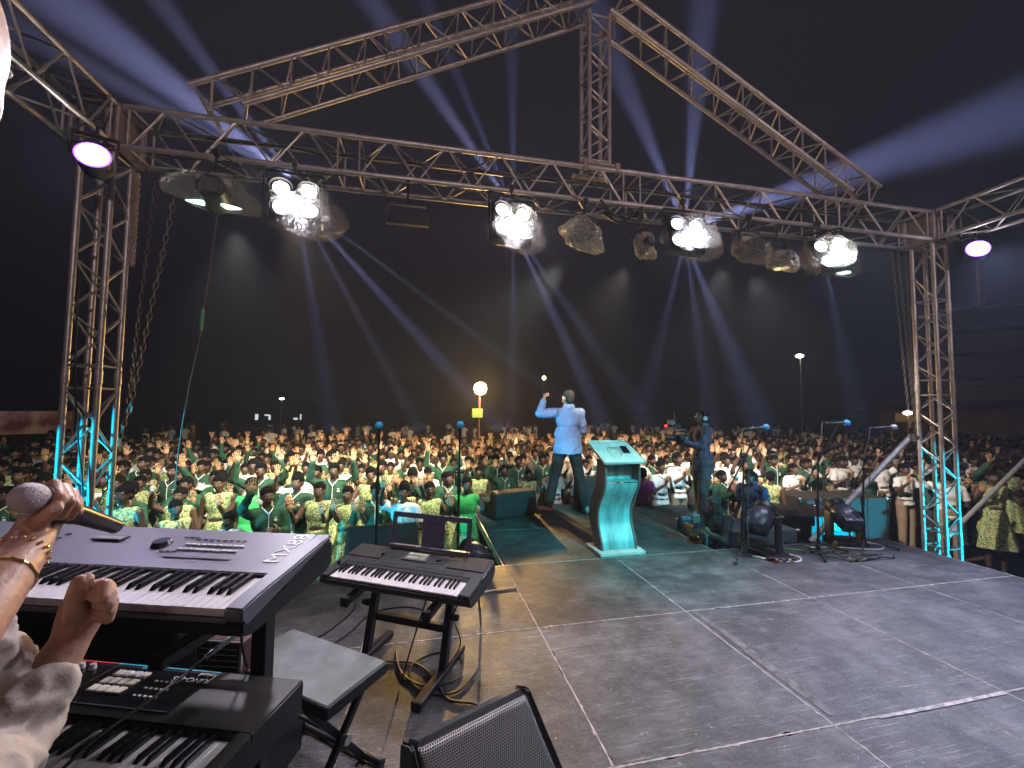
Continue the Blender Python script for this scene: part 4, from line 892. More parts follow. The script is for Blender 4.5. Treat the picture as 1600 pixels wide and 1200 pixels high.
floor_cable('white cable curling round the power box of the amber-lensed lamp', [(2.72, .95), (2.9, .74), (3.1, .72), (3.2, .84), (3.08, .98)], .009, cablew)
floor_cable('flat green cable lying near the cable tangle', [(2.95, 1.15), (3.2, 1.12), (3.45, 1.0), (3.6, .95)], .007, mat('green_cable', (.10, .30, .06), .5))
t = thing('plug_cable', 'silver-plugged black cable lying across the keys of the black synthesizer', 'cable', (-1.52, -1.50, .80))
b = MB(); b.tube(spline([(0, 0, .02), (-.03, -.06, .005), (-.06, -.18, .012), (-.10, -.30, .012), (-.13, -.40, -.02), (-.16, -.5, -.1)]), .004, 8); b.build('cord', cablem, t)
b = MB(); b.cyl((.06, .09, .045), (0, 0, .02), .010, .007, 12); b.cyl((.085, .13, .055), (.06, .09, .045), .012, n=12); b.build('plug', chrome, t)
t = thing('strap', 'white strap standing on edge below the keyboard with the music rest', 'strap', (-.42, .12, 0))
b = MB(); b.box((0, 0, .15), (.018, .004, .30), rot=Matrix.Rotation(R(-6), 3, 'Y')); b.build('webbing', cablew, t)
floor_cable('white cable lying straight on the boards beside the strap', [(-.5, .62), (-.2, .66), (.0, .68)], .006, cablew)

# ------------------------------------------------------------------ hanging loudspeaker stack, far things
t = thing('line_array', 'dark stack of four hanging loudspeaker boxes beyond the far corner tower', 'loudspeaker stack', (14.95, 5.65, 4.62), (0, 0, R(-50))); t.scale = (1.3, 1.3, 1.32)
for i in range(4):
    b = MB(); b.box((0, .02 * i * i * .5, -.28 - i * .50), (1.25, .55, .46), rot=Matrix.Rotation(R(2 * i), 3, 'X'), bev=.02)
    bx = b.build('array_box', mat('array_paint', (.035, .033, .040), .55, 0, .2, 6), t)
    b = MB(); b.box((0, -.285 + .01 * i * i, -.28 - i * .50), (1.16, .012, .40), rot=Matrix.Rotation(R(2 * i), 3, 'X'), bev=.004); b.build('front_grille', mat('array_grille', (.05, .047, .055), .6, 0, .15, 90, .3, 200), bx)
    b = MB()
    for dz in (-.05, .05): b.box((-.12, -.294 + .01 * i * i, -.28 - i * .50 + dz), (.26, .006, .022))
    b.build('slot', rubber, bx)
b = MB(); b.box((0, 0, .02), (1.35, .10, .06)); b.box((0, 0, .12), (.1, .5, .05)); b.cyl((0, 0, .1), (0, 0, 2.6), .02, n=8); b.build('rigging_frame', alu_dk, t)
# orange flood lamp on a stand behind the crowd
t = thing('flood_lamp', 'blazing orange flood lamp on a tall stand behind the crowd', 'flood lamp', (1.157, 11.0, GZ))
b = MB(); b.sph((0, 0, 3.13), (.22, .08, .22), 24, 14); b.build('bulb', lampo, t)
b = MB(); b.box((0, .12, 3.13), (.44, .10, .36), bev=.02); b.build('housing', blackm, t)
b = MB(); b.cyl((0, .12, 0), (0, .12, 2.95), .03, n=10); b.build('mast', mat('red_mast', (.28, .04, .03), .5), t)
for k in range(3):
    b = MB(); b.cyl((0, .12, 1.1), (.8 * cos(k * 2.094 + .5), .12 + .8 * sin(k * 2.094 + .5), 0), .02, n=8); b.build('leg', mat('red_mast', (.28, .04, .03)), t)
b = MB(); b.box((-.1, .05, 2.3), (.35, .3, .3)); b.build('junction_box', mat('green_box', (.10, .2, .05), .5), t)
# street lamp
t = thing('street_lamp', 'white-green street lamp shining on a thin pole far beyond the crowd', 'street lamp', (35.1, 29.9, GZ))
b = MB(); b.cyl((0, 0, 0), (0, 0, 7.7), .09, .05, 10); b.build('pole', alu_dk, t)
b = MB(); b.box((-.35, -.2, 7.85), (1.1, .35, .16), bev=.04); b.build('lantern', alu_dk, t)
sg = mat('street_lamp_glow', (1, 1, .8), .5, emis=(.95, 1, .66), estr=24)
b = MB(); b.sph((-.42, -.3, 7.74), (.42, .22, .18), 16, 8); b.build('lit_glass', sg, t)
def litpanel(name, label, cat, P, d, col, s, n=1, rz=0.):
    t = thing(name, label, cat, P, (0, 0, rz))
    return t
# far house with lit window openings
fh = thing('far_house', 'dark house beyond the crowd with small white lit openings', 'house', (-16.0, 47.6, GZ), (0, 0, R(15)))
b = MB(); b.box((0, 3, .95), (7, 6, 1.9)); b.build('wall', mat('dark_plaster', (.03, .028, .03), .9), fh)
b = MB(); b.add([(-4, -.4, 1.85), (4, -.4, 1.85), (4, 3, 2.7), (-4, 3, 2.7), (-4, 6.4, 1.85), (4, 6.4, 1.85)], [(0, 1, 2, 3), (3, 2, 5, 4)]); b.build('roof', mat('dark_sheet_roof', (.02, .018, .02), .8), fh)
wl = mat('lit_opening', (.9, .95, 1), .5, emis=(.85, .9, 1), estr=.8)
for x, z, w, h in ((-2.0, 1.15, .30, .62), (-1.05, 1.35, .42, .16), (-.78, 1.10, .20, .52), (1.75, .95, .42, .22), (2.25, 1.15, .14, .62)):
    b = MB(); b.box((x, -.03, z), (w, .06, h)); b.build('lit_window', wl, fh)
t = thing('porch_lamp', 'small bright white lamp in front of the dark far house', 'lamp', (-12.9, 38.1, GZ))
b = MB(); b.cyl((0, 0, 0), (0, 0, 2.9), .05, n=8); b.build('pole', alu_dk, t); b = MB(); b.sph((0, 0, 3.05), (.20, .12, .10), 12, 8); b.build('lamp_glass', mat('white_lamp_glow', (1, 1, 1), emis=(1, 1, 1), estr=12), t)
# red printed banner by the far tent on the left
def banner_mat():
    m = bpy.data.materials.new('red_printed_banner'); m.use_nodes = True; nt = m.node_tree; bb = nt.nodes['Principled BSDF']; L = nt.links
    tc = node(nt, 'ShaderNodeTexCoord'); n = node(nt, 'ShaderNodeTexNoise', Scale=1.2, Detail=6.); L.new(tc.outputs['Object'], n.inputs['Vector'])
    r = node(nt, 'ShaderNodeValToRGB'); e = r.color_ramp.elements; e[0].position = .42; e[0].color = (.10, .015, .015, 1); e[1].position = .62; e[1].color = (.35, .22, .20, 1); L.new(n.outputs[0], r.inputs[0])
    L.new(r.outputs[0], bb.inputs['Base Color']); L.new(r.outputs[0], bb.inputs['Emission Color']); bb.inputs['Emission Strength'].default_value = .16; return m  # faint glow put into the print so the cloth shows at night
t = thing('lit_banner', 'dim reddish printed banner in the darkness beside the cyan tower', 'banner', (-17.8, 19.3, -.65), (0, 0, R(38)))
b = MB(); b.box((0, 0, 1.35), (3.3, .04, 1.0)); b.build('banner_cloth', banner_mat(), t)
b = MB()
for sx in (-1, 1): b.cyl((sx * 1.66, 0, -.8), (sx * 1.66, 0, 1.9), .04, n=8)
b.build('banner_post', alu_dk, t)
t = thing('far_building', 'dim yellow-lit wall below the hanging loudspeaker stack', 'building', (35.5, 16.0, GZ), (0, 0, R(-62)))
b = MB(); b.box((0, 2, 1.4), (12, 4, 2.8)); b.build('wall', mat('ochre_wall', (.30, .20, .06), .9, 0, .3, 2), t)
b = MB(); b.add([(-7, -1.6, 2.6), (7, -1.6, 2.9), (7, 4.4, 3.8), (-7, 4.4, 3.5)], [(0, 1, 2, 3)]); b.build('roof', mat('dark_sheet_roof', (.02, .018, .02)), t)
b = MB(); b.box((2.6, -.06, 1.9), (1.6, .1, 1.2)); b.build('lit_wall_patch', mat('ochre_lit', (.30, .20, .06), emis=(.5, .3, .06), estr=.16), t)  # light falling on the wall put in as a faintly glowing panel
b = MB(); b.box((-4.6, -.06, 2.1), (1.0, .1, .6)); b.build('lit_wall_patch', mat('ochre_lit', (.30, .20, .06)), t)
t = thing('yard_lamp', 'small warm-white lamp just beside the far corner tower', 'lamp', (22.1, 12.35, GZ))
b = MB(); b.cyl((0, 0, 0), (0, 0, 2.35), .05, n=8); b.build('pole', alu_dk, t); b = MB(); b.sph((0, 0, 2.45), (.24, .15, .10), 12, 8); b.build('lamp_glass', mat('warm_lamp_glow', (1, 1, 1), emis=(1, .9, .7), estr=10), t)
t = thing('distant_lamp', 'tiny greenish-yellow lamp in the dark above the raised fist', 'lamp', (16.75, 54.4, 5.9))
b = MB(); b.sph((0, 0, 0), (.32, .2, .32), 12, 8); b.build('lamp_glass', mat('lime_lamp_glow', (1, 1, 1), emis=(.8, 1, .35), estr=6), t)
b = MB(); b.cyl((0, .1, -6.4), (0, .1, -.2), .08, n=8); b.build('pole', alu_dk, t)

t = thing('dark_filler_box', 'black box added on the floor to fill the dark under the silver keyboard', 'amplifier', (-2.35, -.55, 0), (0, 0, -.3))  # box added to darken the gap below the upper keyboard
b = MB(); b.box((0, 0, .42), (1.15, .45, .84), bev=.015); b.build('cabinet', black, t)
b = MB(); b.box((0, -.23, .42), (1.05, .012, .74), bev=.005); b.build('grille', grillm, t)
# ------------------------------------------------------------------ people
def skinmat(name, col, vary=.35):
    return mat(name, col, .48, 0, .12, 40, vary=vary)
SK = skinmat('dark_skin', (.062, .030, .018)); PALM = mat('palm_skin', (.42, .24, .13), .55, 0, .12, 60, vary=.15)
HAIR = mat('black_hair', (.004, .0035, .0035), 1., 0, .3, 120, .6, 500, spec=.15); EYEW = mat('eye_white', (.34, .31, .28), .4); EYEB = mat('eye_dark', (.01, .006, .004), .2)
LIP = mat('lips', (.11, .035, .03), .45)
def clothmat(name, col, vary=.12, bump=.5): return mat(name, col, .85, 0, .12, 9, bump, 16, vary=vary)
GREEN = clothmat('green_knit', (.014, .066, .034), .3); WHITE = clothmat('white_cotton', (.60, .60, .58), .14); BRIGHT = clothmat('bright_green_knit', (.03, .34, .09))
KHAKI = clothmat('khaki_cotton', (.22, .15, .10)); DARKT = clothmat('dark_trousers', (.018, .018, .022)); LBLUE = clothmat('pale_blue_cotton', (.30, .45, .60))
PURP = clothmat('purple_jersey', (.12, .02, .16)); NAVY = clothmat('navy_jersey', (.045, .040, .070)); BLUE = clothmat('blue_cotton', (.04, .08, .17)); BLK = clothmat('black_jersey', (.010, .010, .013))
CREAM = mat('cream_linen', (.52, .44, .38), .85, 0, .05, 30, .12, 300)
def printmat(name, c0, c1, c2, sc=42.):
    m = bpy.data.materials.new(name); m.use_nodes = True; nt = m.node_tree; b = nt.nodes['Principled BSDF']; L = nt.links
    tc = node(nt, 'ShaderNodeTexCoord'); n = node(nt, 'ShaderNodeTexNoise', Scale=sc, Detail=2., Distortion=.8); L.new(tc.outputs['Object'], n.inputs['Vector'])
    r = node(nt, 'ShaderNodeValToRGB'); r.color_ramp.interpolation = 'CONSTANT'; e = r.color_ramp.elements
    e[0].position = 0; e[0].color = (*c0, 1); e[1].position = .46; e[1].color = (*c1, 1); x = r.color_ramp.elements.new(.57); x.color = (*c2, 1)
    L.new(n.outputs[0], r.inputs[0]); L.new(r.outputs[0], b.inputs['Base Color']); b.inputs['Roughness'].default_value = .85
    n2 = node(nt, 'ShaderNodeTexNoise', Scale=9., Detail=3.); mp = node(nt, 'ShaderNodeMapping'); mp.inputs['Scale'].default_value = (1.6, 1.6, .35); L.new(tc.outputs['Object'], mp.inputs[0]); L.new(mp.outputs[0], n2.inputs['Vector'])
    bp = node(nt, 'ShaderNodeBump', Strength=.9, Distance=.03); L.new(n2.outputs[0], bp.inputs['Height']); L.new(bp.outputs[0], b.inputs['Normal']); return m
PRINT = printmat('print_cotton', (.05, .14, .07), (.40, .41, .15), (.52, .52, .28), 58.)

SC2 = bpy.data.scenes.new('workbench')
def organic(b, voxel, smooth=3, ratio=None, name='body'):
    me = bpy.data.meshes.new('tmp'); me.from_pydata(b.v, [], b.f); o = bpy.data.objects.new('tmp', me); SC2.collection.objects.link(o)
    m = o.modifiers.new('r', 'REMESH'); m.mode = 'VOXEL'; m.voxel_size = voxel; m.adaptivity = 0
    if smooth: s = o.modifiers.new('s', 'SMOOTH'); s.iterations = smooth; s.factor = .5
    if ratio: d = o.modifiers.new('d', 'DECIMATE'); d.ratio = ratio
    SC2.view_layers[0].update(); out = bpy.data.meshes.new_from_object(o.evaluated_get(SC2.view_layers[0].depsgraph)); out.name = name
    bpy.data.objects.remove(o); bpy.data.meshes.remove(me); out.materials.clear()
    out.polygons.foreach_set('use_smooth', [True] * len(out.polygons)); return out
def joinmb(me, b, mats, base_faces=0, name='body'):
    """append the loose shapes of b (with their material indices) to mesh me"""
    nv = len(me.vertices); co = np.empty(nv * 3); me.vertices.foreach_get('co', co); vs = [tuple(x) for x in co.reshape(-1, 3)] + b.v
    fs = [tuple(p.vertices) for p in me.polygons] + [tuple(i + nv for i in f) for f in b.f]; mi = [base_faces] * len(me.polygons) + b.m
    out = bpy.data.meshes.new(name); out.from_pydata(vs, [], fs)
    for m in mats: out.materials.append(m)
    out.polygons.foreach_set('material_index', mi); out.polygons.foreach_set('use_smooth', [True] * len(out.polygons)); bpy.data.meshes.remove(me); return out
def wrinkle(me, amp, sc, seed=0, zfade=None):
    off = V((seed * 7.7, seed * 3.3, seed))
    me.update(); n = len(me.vertices); nn = np.empty(n * 3); me.vertices.foreach_get('normal', nn); nn = nn.reshape(-1, 3); cc = np.empty(n * 3); me.vertices.foreach_get('co', cc); cc = cc.reshape(-1, 3); dd_ = np.empty(n)
    for i in range(n):
        p = V(cc[i]); q = noise.noise(V((p.x * sc, p.y * sc, p.z * sc * .6)) + off); q2 = noise.noise(V((p.x * sc * 2.3, p.y * sc * 2.3, p.z * sc * 1.6)) + off * 2)
        dd_[i] = amp * (1 - abs(q) * 2.4) + amp * .5 * (1 - 2.4 * abs(q2)) - amp * .7
    me.vertices.foreach_set('co', (cc + nn * dd_[:, None]).ravel()); me.update()
def bristle(me, amp, sc):
    n = len(me.vertices); nn = np.empty(n * 3); me.vertices.foreach_get('normal', nn); nn = nn.reshape(-1, 3); cc = np.empty(n * 3); me.vertices.foreach_get('co', cc); cc = cc.reshape(-1, 3)
    k = np.array([amp * noise.noise(V(c) * sc) for c in cc]); me.vertices.foreach_set('co', (cc + nn * k[:, None]).ravel()); me.update()
def hand(b, w, d, n, side, palm=1, back=0, sc=1., curl=0., spread=.2, nseg=6):
    """open hand: wrist w, finger direction d, palm normal n, side=+1/-1 the side the thumb is on"""
    w = V(w); d = V(d).normalized(); n = V(n); n = (n - d * n.dot(d)).normalized(); s = d.cross(n) * side
    M = Matrix((s, n, d)).transposed()
    b.sph(w + d * .045 * sc, (.042 * sc, .013 * sc, .052 * sc), 10, 6, rot=M, mi=palm)
    b.sph(w + d * .045 * sc - n * .004, (.042 * sc, .013 * sc, .052 * sc), 10, 6, rot=M, mi=back)
    for k, (o, L) in enumerate(((.030, .062), (.010, .074), (-.010, .069), (-.029, .053))):
        a = w + (d * .088 + s * o) * sc; dd = (d + s * (o * 6 * spread / .2 * .5)).normalized(); m_ = a + (dd * (1 - curl * .3) + n * curl * .5) * L * .5 * sc; e = m_ + (dd * (1 - curl) + n * curl * 1.1).normalized() * L * .5 * sc
        b.cyl(a, m_, .0088 * sc, .0080 * sc, nseg, palm, caps=True); b.cyl(m_, e, .0080 * sc, .0055 * sc, nseg, palm)
    a = w + (d * .03 + s * .032) * sc; e1 = a + (d * .032 + s * .034 + n * .01) * sc; e2 = e1 + (d * .030 + s * .010 + n * .008) * sc
    b.cyl(a, e1, .0115 * sc, .0095 * sc, nseg, palm); b.cyl(e1, e2, .0095 * sc, .006 * sc, nseg, palm)
SH = .165
POSES = {
 'palms': dict(L=((-.27, -.08, 1.13), (-.25, -.27, 1.31), (-.1, -.1, 1), (0, -1, .1)), R=((.27, -.08, 1.13), (.25, -.27, 1.31), (.1, -.1, 1), (0, -1, .1)), txt='both palms raised'),
 'high': dict(L=((-.30, -.08, 1.42), (-.25, -.18, 1.66), (-.05, 0, 1), (0, -1, 0)), R=((.30, -.08, 1.42), (.26, -.18, 1.66), (.1, 0, 1), (0, -1, 0)), txt='both hands held high'),
 'one': dict(L=((-.27, -.10, 1.40), (-.20, -.22, 1.60), (0, 0, 1), (0, -1, 0)), R=((.22, .0, 1.06), (.10, -.19, 1.12), (-1, -.2, .3), (0, 1, 0)), txt='one hand raised'),
 'one2': dict(R=((.28, -.10, 1.38), (.22, -.22, 1.58), (0, 0, 1), (0, -1, 0)), L=((-.22, .0, 1.06), (-.14, -.2, 1.2), (.4, -.3, 1), (.5, -1, 0)), txt='one arm up'),
 'clasp': dict(L=((-.22, -.05, 1.07), (-.05, -.22, 1.24), (.25, -.1, 1), (1, 0, -.1)), R=((.22, -.05, 1.07), (.05, -.22, 1.24), (-.25, -.1, 1), (-1, 0, -.1)), txt='hands clasped at the chest'),
 'face': dict(L=((-.21, -.10, 1.12), (-.06, -.19, 1.35), (.1, .3, 1), (0, 1, 0)), R=((.21, -.10, 1.12), (.07, -.19, 1.34), (-.1, .3, 1), (0, 1, 0)), txt='hands over the face', bow=.35),
 'down': dict(L=((-.22, .02, 1.07), (-.21, -.06, .84), (0, -.1, -1), (1, 0, 0)), R=((.22, .02, 1.07), (.21, -.06, .84), (0, -.1, -1), (-1, 0, 0)), txt='arms down', bow=.15),
}
def torso(b, g=0.):
    b.sph((0, .0, 1.22), (.150 + g, .098 + g, .150 + g), 16, 10); b.sph((0, .0, 1.04), (.125 + g, .088 + g, .16), 16, 10); b.sph((0, .005, .91), (.142 + g, .105 + g, .12), 16, 10)
    b.rc((-.125, 0, 1.315), (.125, 0, 1.315), .052 + g, .052 + g)
def headprims(b, bow=0., c=(0, 0, 1.385)):
    Rb = Matrix.Rotation(bow, 3, 'X'); c = V(c)
    def P(p): return c + Rb @ V(p)
    b.rc(c + V((0, .012, -.05)), P((0, 0, .05)), .050, .046)
    b.sph(P((0, .010, .150)), (.071, .088, .080), 16, 10, rot=Rb); b.sph(P((0, -.022, .108)), (.060, .064, .078), 16, 10, rot=Rb); b.sph(P((0, -.042, .062)), (.040, .042, .034), 12, 8, rot=Rb)
    b.rc(P((0, -.086, .132)), P((0, -.100, .104)), .008, .0135); b.rc(P((-.022, -.084, .078)), P((.022, -.084, .078)), .008, .008)
    b.rc(P((-.034, -.074, .146)), P((.034, -.074, .146)), .009, .009)
    for s in (-1, 1): b.sph(P((s * .071, .008, .112)), (.010, .018, .028), 8, 6, rot=Rb); b.sph(P((s * .032, -.062, .096)), (.024, .020, .026), 8, 6)
    return P, Rb
def facebits(b, P, Rb, mw=2, mb=3, ml=4):
    for s in (-1, 1): b.sph(P((s * .027, -.0815, .125)), (.0105, .005, .0045), 8, 5, rot=Rb, mi=mw); b.sph(P((s * .027, -.0860, .125)), (.0050, .0030, .0045), 6, 4, rot=Rb, mi=mb)
    b.sph(P((0, -.0915, .079)), (.020, .006, .0075), 8, 4, rot=Rb, mi=ml)
def bodymesh(po, voxel=.0125):
    b = MB(); torso(b)
    for s in (-1, 1):
        b.rc((s * .085, 0, .88), (s * .092, -.01, .47), .078, .052); b.rc((s * .092, -.01, .47), (s * .09, .01, .10), .050, .032); b.rc((s * .09, .01, .045), (s * .095, -.12, .035), .038, .030)
    for k, s in (('L', -1), ('R', 1)):
        e, w, d, n = po[k]; b.rc((s * SH, 0, 1.31), e, .047, .036); b.rc(e, w, .036, .024)
    P, Rb = headprims(b, po.get('bow', 0)); me = organic(b, voxel, 2)
    h = MB()
    for k, s in (('L', 1), ('R', -1)):
        e, w, d, n = po[k]; hand(h, w, d, n, s, 1, 0)
    facebits(h, P, Rb)
    return joinmb(me, h, [SK, PALM, EYEW, EYEB, LIP])
def sleeves(b, po, frac, g):
    for k, s in (('L', -1), ('R', 1)):
        e, w, d, n = po[k]; e = V(e); w = V(w); sh = V((s * SH, 0, 1.31))
        if frac >= 1: b.rc(sh, e, .050 + g, .042 + g); b.rc(e, e.lerp(w, .93), .042 + g, .032 + g)
        else: q = sh.lerp(e, frac); b.cyl(sh, q, .050 + g, .058 + g); b.sph(sh, .050 + g)
def hollowneck(b): pass
def topmesh(po, frac, hem, g, seed, flare=0.):
    b = MB(); torso(b, g); b.cyl((0, .0, 1.0), (0, .0, hem), .118 + g, .150 + g + flare, 20); sleeves(b, po, frac, g * .6)
    me = organic(b, .013, 3, .55, 'top')
    for v in me.vertices:                                        # flatten the hem cylinder to an oval waist
        if v.co.z < 1.05: v.co.y *= .78
    wrinkle(me, .007, 11, seed); return me
def setm(me, m): me.materials.append(m); return me
def hairmesh(bow=0., big=0.):
    b = MB(); Rb = Matrix.Rotation(bow, 3, 'X'); c = V((0, 0, 1.385)); b.sph(c + Rb @ V((0, .016, .162)), (.077 + big, .093 + big, .080 + big), 18, 12, rot=Rb); b.sph(c + Rb @ V((0, .038, .125)), (.072, .072, .075), 16, 10, rot=Rb)
    me = organic(b, .012, 1, None, 'hair')
    bristle(me, .006, 60)
    return setm(me, HAIR)
BODY = {k: bodymesh(p) for k, p in POSES.items()}
CARD = {k: topmesh(p, 1, .84, .014, i + 1) for i, (k, p) in enumerate(POSES.items())}
TEE = {k: topmesh(p, .72, .86, .012, i + 20, .004) for i, (k, p) in enumerate(POSES.items())}
HAIRM = {k: hairmesh(k) for k in (0., .35, .15)}
BIGHAIR = hairmesh(0., .018)
def skirtmesh(z0, z1, r0, r1, seed, n=56):
    b = MB(); rows = 14; vs = []
    for j in range(rows + 1):
        t = j / rows; z = z0 + (z1 - z0) * t; r = r0 + (r1 - r0) * t ** .8
        for i in range(n):
            a = 2 * pi * i / n; w = 1 + .11 * t * sin(7 * a + seed + .6 * t) + .05 * t * sin(13 * a + 2 * seed); vs.append((r * w * cos(a), r * w * .74 * sin(a), z))
    b.add(vs, [(j * n + i, j * n + (i + 1) % n, (j + 1) * n + (i + 1) % n, (j + 1) * n + i) for j in range(rows) for i in range(n)]); return b
b = MB(); torso(b, .012); b.cyl((0, 0, 1.0), (0, 0, .86), .128, .160, 20); me = organic(b, .013, 3, .5, 'dress')
for v in me.vertices:
    if v.co.z < 1.05: v.co.y *= .8
wrinkle(me, .006, 10, 3); DRESS = joinmb(me, skirtmesh(.98, .42, .128, .25, 1), [PRINT], name='dress')
VEST = None
b = MB(); torso(b, .014); b.cyl((0, 0, 1.0), (0, 0, .88), .132, .150, 20); me = organic(b, .013, 3, .5, 'vest'); wrinkle(me, .005, 12, 8); VEST = setm(me, BRIGHT)
SKIRT = skirtmesh(.96, .44, .135, .24, 4).mesh('skirt', PRINT)
b = MB(); b.sph((0, .005, .92), (.158, .120, .12), 16, 10)
for s in (-1, 1): b.rc((s * .088, 0, .86), (s * .094, -.01, .47), .092, .070); b.cyl((s * .094, -.01, .47), (s * .092, .0, .07), .070, .060)
TROUS = organic(b, .015, 2, .5, 'trousers'); wrinkle(TROUS, .006, 12, 5)
b = MB(); b.tube([(0, -.120, 1.33), (0.0, -.128, 1.2), (0.0, -.121, 1.05), (0, -.128, .92), (0, -.134, .85)], .0045, 5)
for s in (-1, 1): b.tube([(s * .062, -.035, 1.395), (s * .045, -.085, 1.372), (0, -.118, 1.32)], .006, 5)
b.sph((.075, -.112, 1.24), (.022, .006, .018), 10, 5); b.box((.075, -.116, 1.275), (.03, .004, .008)); TRIM = b.mesh('trim', WHITE)
b = MB()
for s in (-1, 1): b.add([(s * .06, -.03, 1.40), (s * .072, -.075, 1.372), (s * .03, -.118, 1.335), (0, -.110, 1.345), (s * .03, -.07, 1.39)], [(0, 1, 2, 3, 4)])
b.tube([(0, -.110, 1.34), (0, -.122, 1.2), (0, -.118, 1.05), (0, -.12, .92)], .003, 4); b.box((-.07, -.113, 1.23), (.055, .004, .06)); COLLAR = b.mesh('collar', WHITE)
b = MB(); b.tube([(.138 * cos(a), .108 * sin(a), .955) for a in [2 * pi * k / 24 for k in range(24)]], .014, 4, closed=True); BELT = b.mesh('belt', mat('brown_belt', (.05, .02, .012), .5))
_mc = {}
def withmat(me, m):
    k = (me.name, m.name)
    if k not in _mc: c = me.copy(); c.materials.clear(); c.materials.append(m); _mc[k] = c
    return _mc[k]
OUT = {'dress': 'girl in print dress', 'cardigan': 'girl in green cardigan', 'white': 'boy in white shirt', 'vest': 'girl in bright green vest', 'blue': 'boy in pale blue shirt', 'cardt': 'boy in green cardigan', 'purple': 'person in purple T-shirt', 'greent': 'girl in plain green top'}
GRP = 'students standing in the audience'
def student(x, y, outfit, pose, h=1.6, rz=0., label=None, z=GZ, hair=None):
    s = h / 1.63
    t = thing('person', label, 'person', (x, y, z), (0, 0, rz), GRP); t.scale = (s, s, s)
    po = POSES[pose]; bow = po.get('bow', 0.)
    link('body', BODY[pose], t); link('hair', hair or HAIRM[bow], t)
    if outfit in ('cardigan', 'cardt'): link('cardigan', withmat(CARD[pose], GREEN), t); link('trim', TRIM, t)
    if outfit == 'greent': link('top', withmat(TEE[pose], GREEN), t)
    if outfit in ('white', 'blue', 'purple'): link('shirt', withmat(TEE[pose], {'white': WHITE, 'blue': LBLUE, 'purple': PURP}[outfit]), t)
    if outfit in ('white', 'blue'): link('collar', withmat(COLLAR, WHITE), t); link('belt', BELT, t)
    if outfit == 'dress': link('dress', DRESS, t)
    if outfit == 'vest': link('vest', VEST, t)
    if outfit in ('cardigan', 'vest', 'greent'): link('skirt', SKIRT, t)
    if outfit in ('white', 'blue', 'cardt', 'purple'): link('trousers', withmat(TROUS, KHAKI if outfit == 'white' and (int(x * 10) % 2) else DARKT if outfit != 'white' else withm), t) if False else link('trousers', withmat(TROUS, KHAKI if outfit in ('white', 'blue') else DARKT), t)
    return t
CX, CY = -.893, -3.005
def pix(x, y, z):
    d = V((x, y, z)) - V((CX, CY, 1.605)); return 800 + 649 * d.dot(_r) / d.dot(_f), 600 - 649 * d.dot(_u) / d.dot(_f), d.dot(_f)
HERO = [(-2.55, 2.30, 'cardigan', 'one', 1.58), (-2.40, 2.92, 'cardigan', 'clasp', 1.62), (-2.08, 2.68, 'dress', 'palms', 1.55), (-1.75, 2.72, 'dress', 'palms', 1.48), (-1.40, 2.66, 'cardigan', 'palms', 1.53),
 (-1.05, 2.9, 'dress', 'one2', 1.5), (-.72, 2.66, 'dress', 'palms', 1.52), (-.42, 3.3, 'cardigan', 'clasp', 1.55), (-.22, 2.72, 'vest', 'palms', 1.56), (-.95, 3.45, 'cardigan', 'face', 1.6), (-3.55, 2.5, 'dress', 'clasp', 1.42), (-3.40, 3.2, 'dress', 'down', 1.6),
 (-2.88, 2.2, 'blue', 'down', 1.34), (-3.0, 3.1, 'vest', 'palms', 1.56), (-4.6, 3.3, 'dress', 'palms', 1.6), (1.05, 4.2, 'dress', 'palms', 1.42), (.62, 4.25, 'cardigan', 'one', 1.5), (1.55, 4.25, 'white', 'down', 1.5), (2.0, 4.3, 'white', 'palms', 1.52), (.15, 4.15, 'dress', 'one', 1.5),
 (6.05, 4.05, 'cardigan', 'down', 1.62), (6.7, 3.9, 'cardigan', 'clasp', 1.55), (7.4, 3.75, 'white', 'clasp', 1.6), (8.1, 3.5, 'white', 'high', 1.6), (7.30, 1.95, 'white', 'one2', 1.62), (7.9, 1.75, 'dress', 'palms', 1.62), (8.7, 1.6, 'dress', 'down', 1.6),
 (4.50, 2.85, 'greent', 'palms', 1.5), (4.12, 3.1, 'cardigan', 'clasp', 1.5), (4.35, 3.75, 'cardt', 'clasp', 1.5), (3.76, 3.80, 'white', 'clasp', 1.72), (3.32, 3.66, 'white', 'clasp', 1.60), (2.92, 3.58, 'purple', 'palms', 1.50), (4.9, 2.9, 'dress', 'down', 1.5), (5.3, 3.5, 'dress', 'clasp', 1.5), (2.45, 4.2, 'white', 'palms', 1.5)]
SECT = [(85, 'outside the cyan tower'), (210, 'behind the cyan lattice tower'), (262, 'behind the hanging chains'), (330, 'under the dangling wire'), (400, 'behind the silver keyboard buttons'), (460, 'behind the silver keyboard end'),
        (520, 'above the silver keyboard lettering'), (575, 'above the gap between keyboards'), (610, 'behind the first straight microphone'), (690, 'between the straight microphones'), (740, 'behind the second straight microphone'), (790, 'below the orange flood lamp'),
        (845, 'behind the walkway wedge'), (925, 'behind the light-blue-shirted man'), (985, 'behind the lectern top'), (1060, 'between lectern and cameraman'), (1125, 'behind the standing cameraman'), (1180, 'behind the photographer'),
        (1240, 'between the first two boom stands'), (1300, 'behind the second boom stand'), (1365, 'behind the slanting steel pipe'), (1425, 'beside the far corner tower'), (1505, 'behind the far corner tower'), (9999, 'outside the far corner tower')]
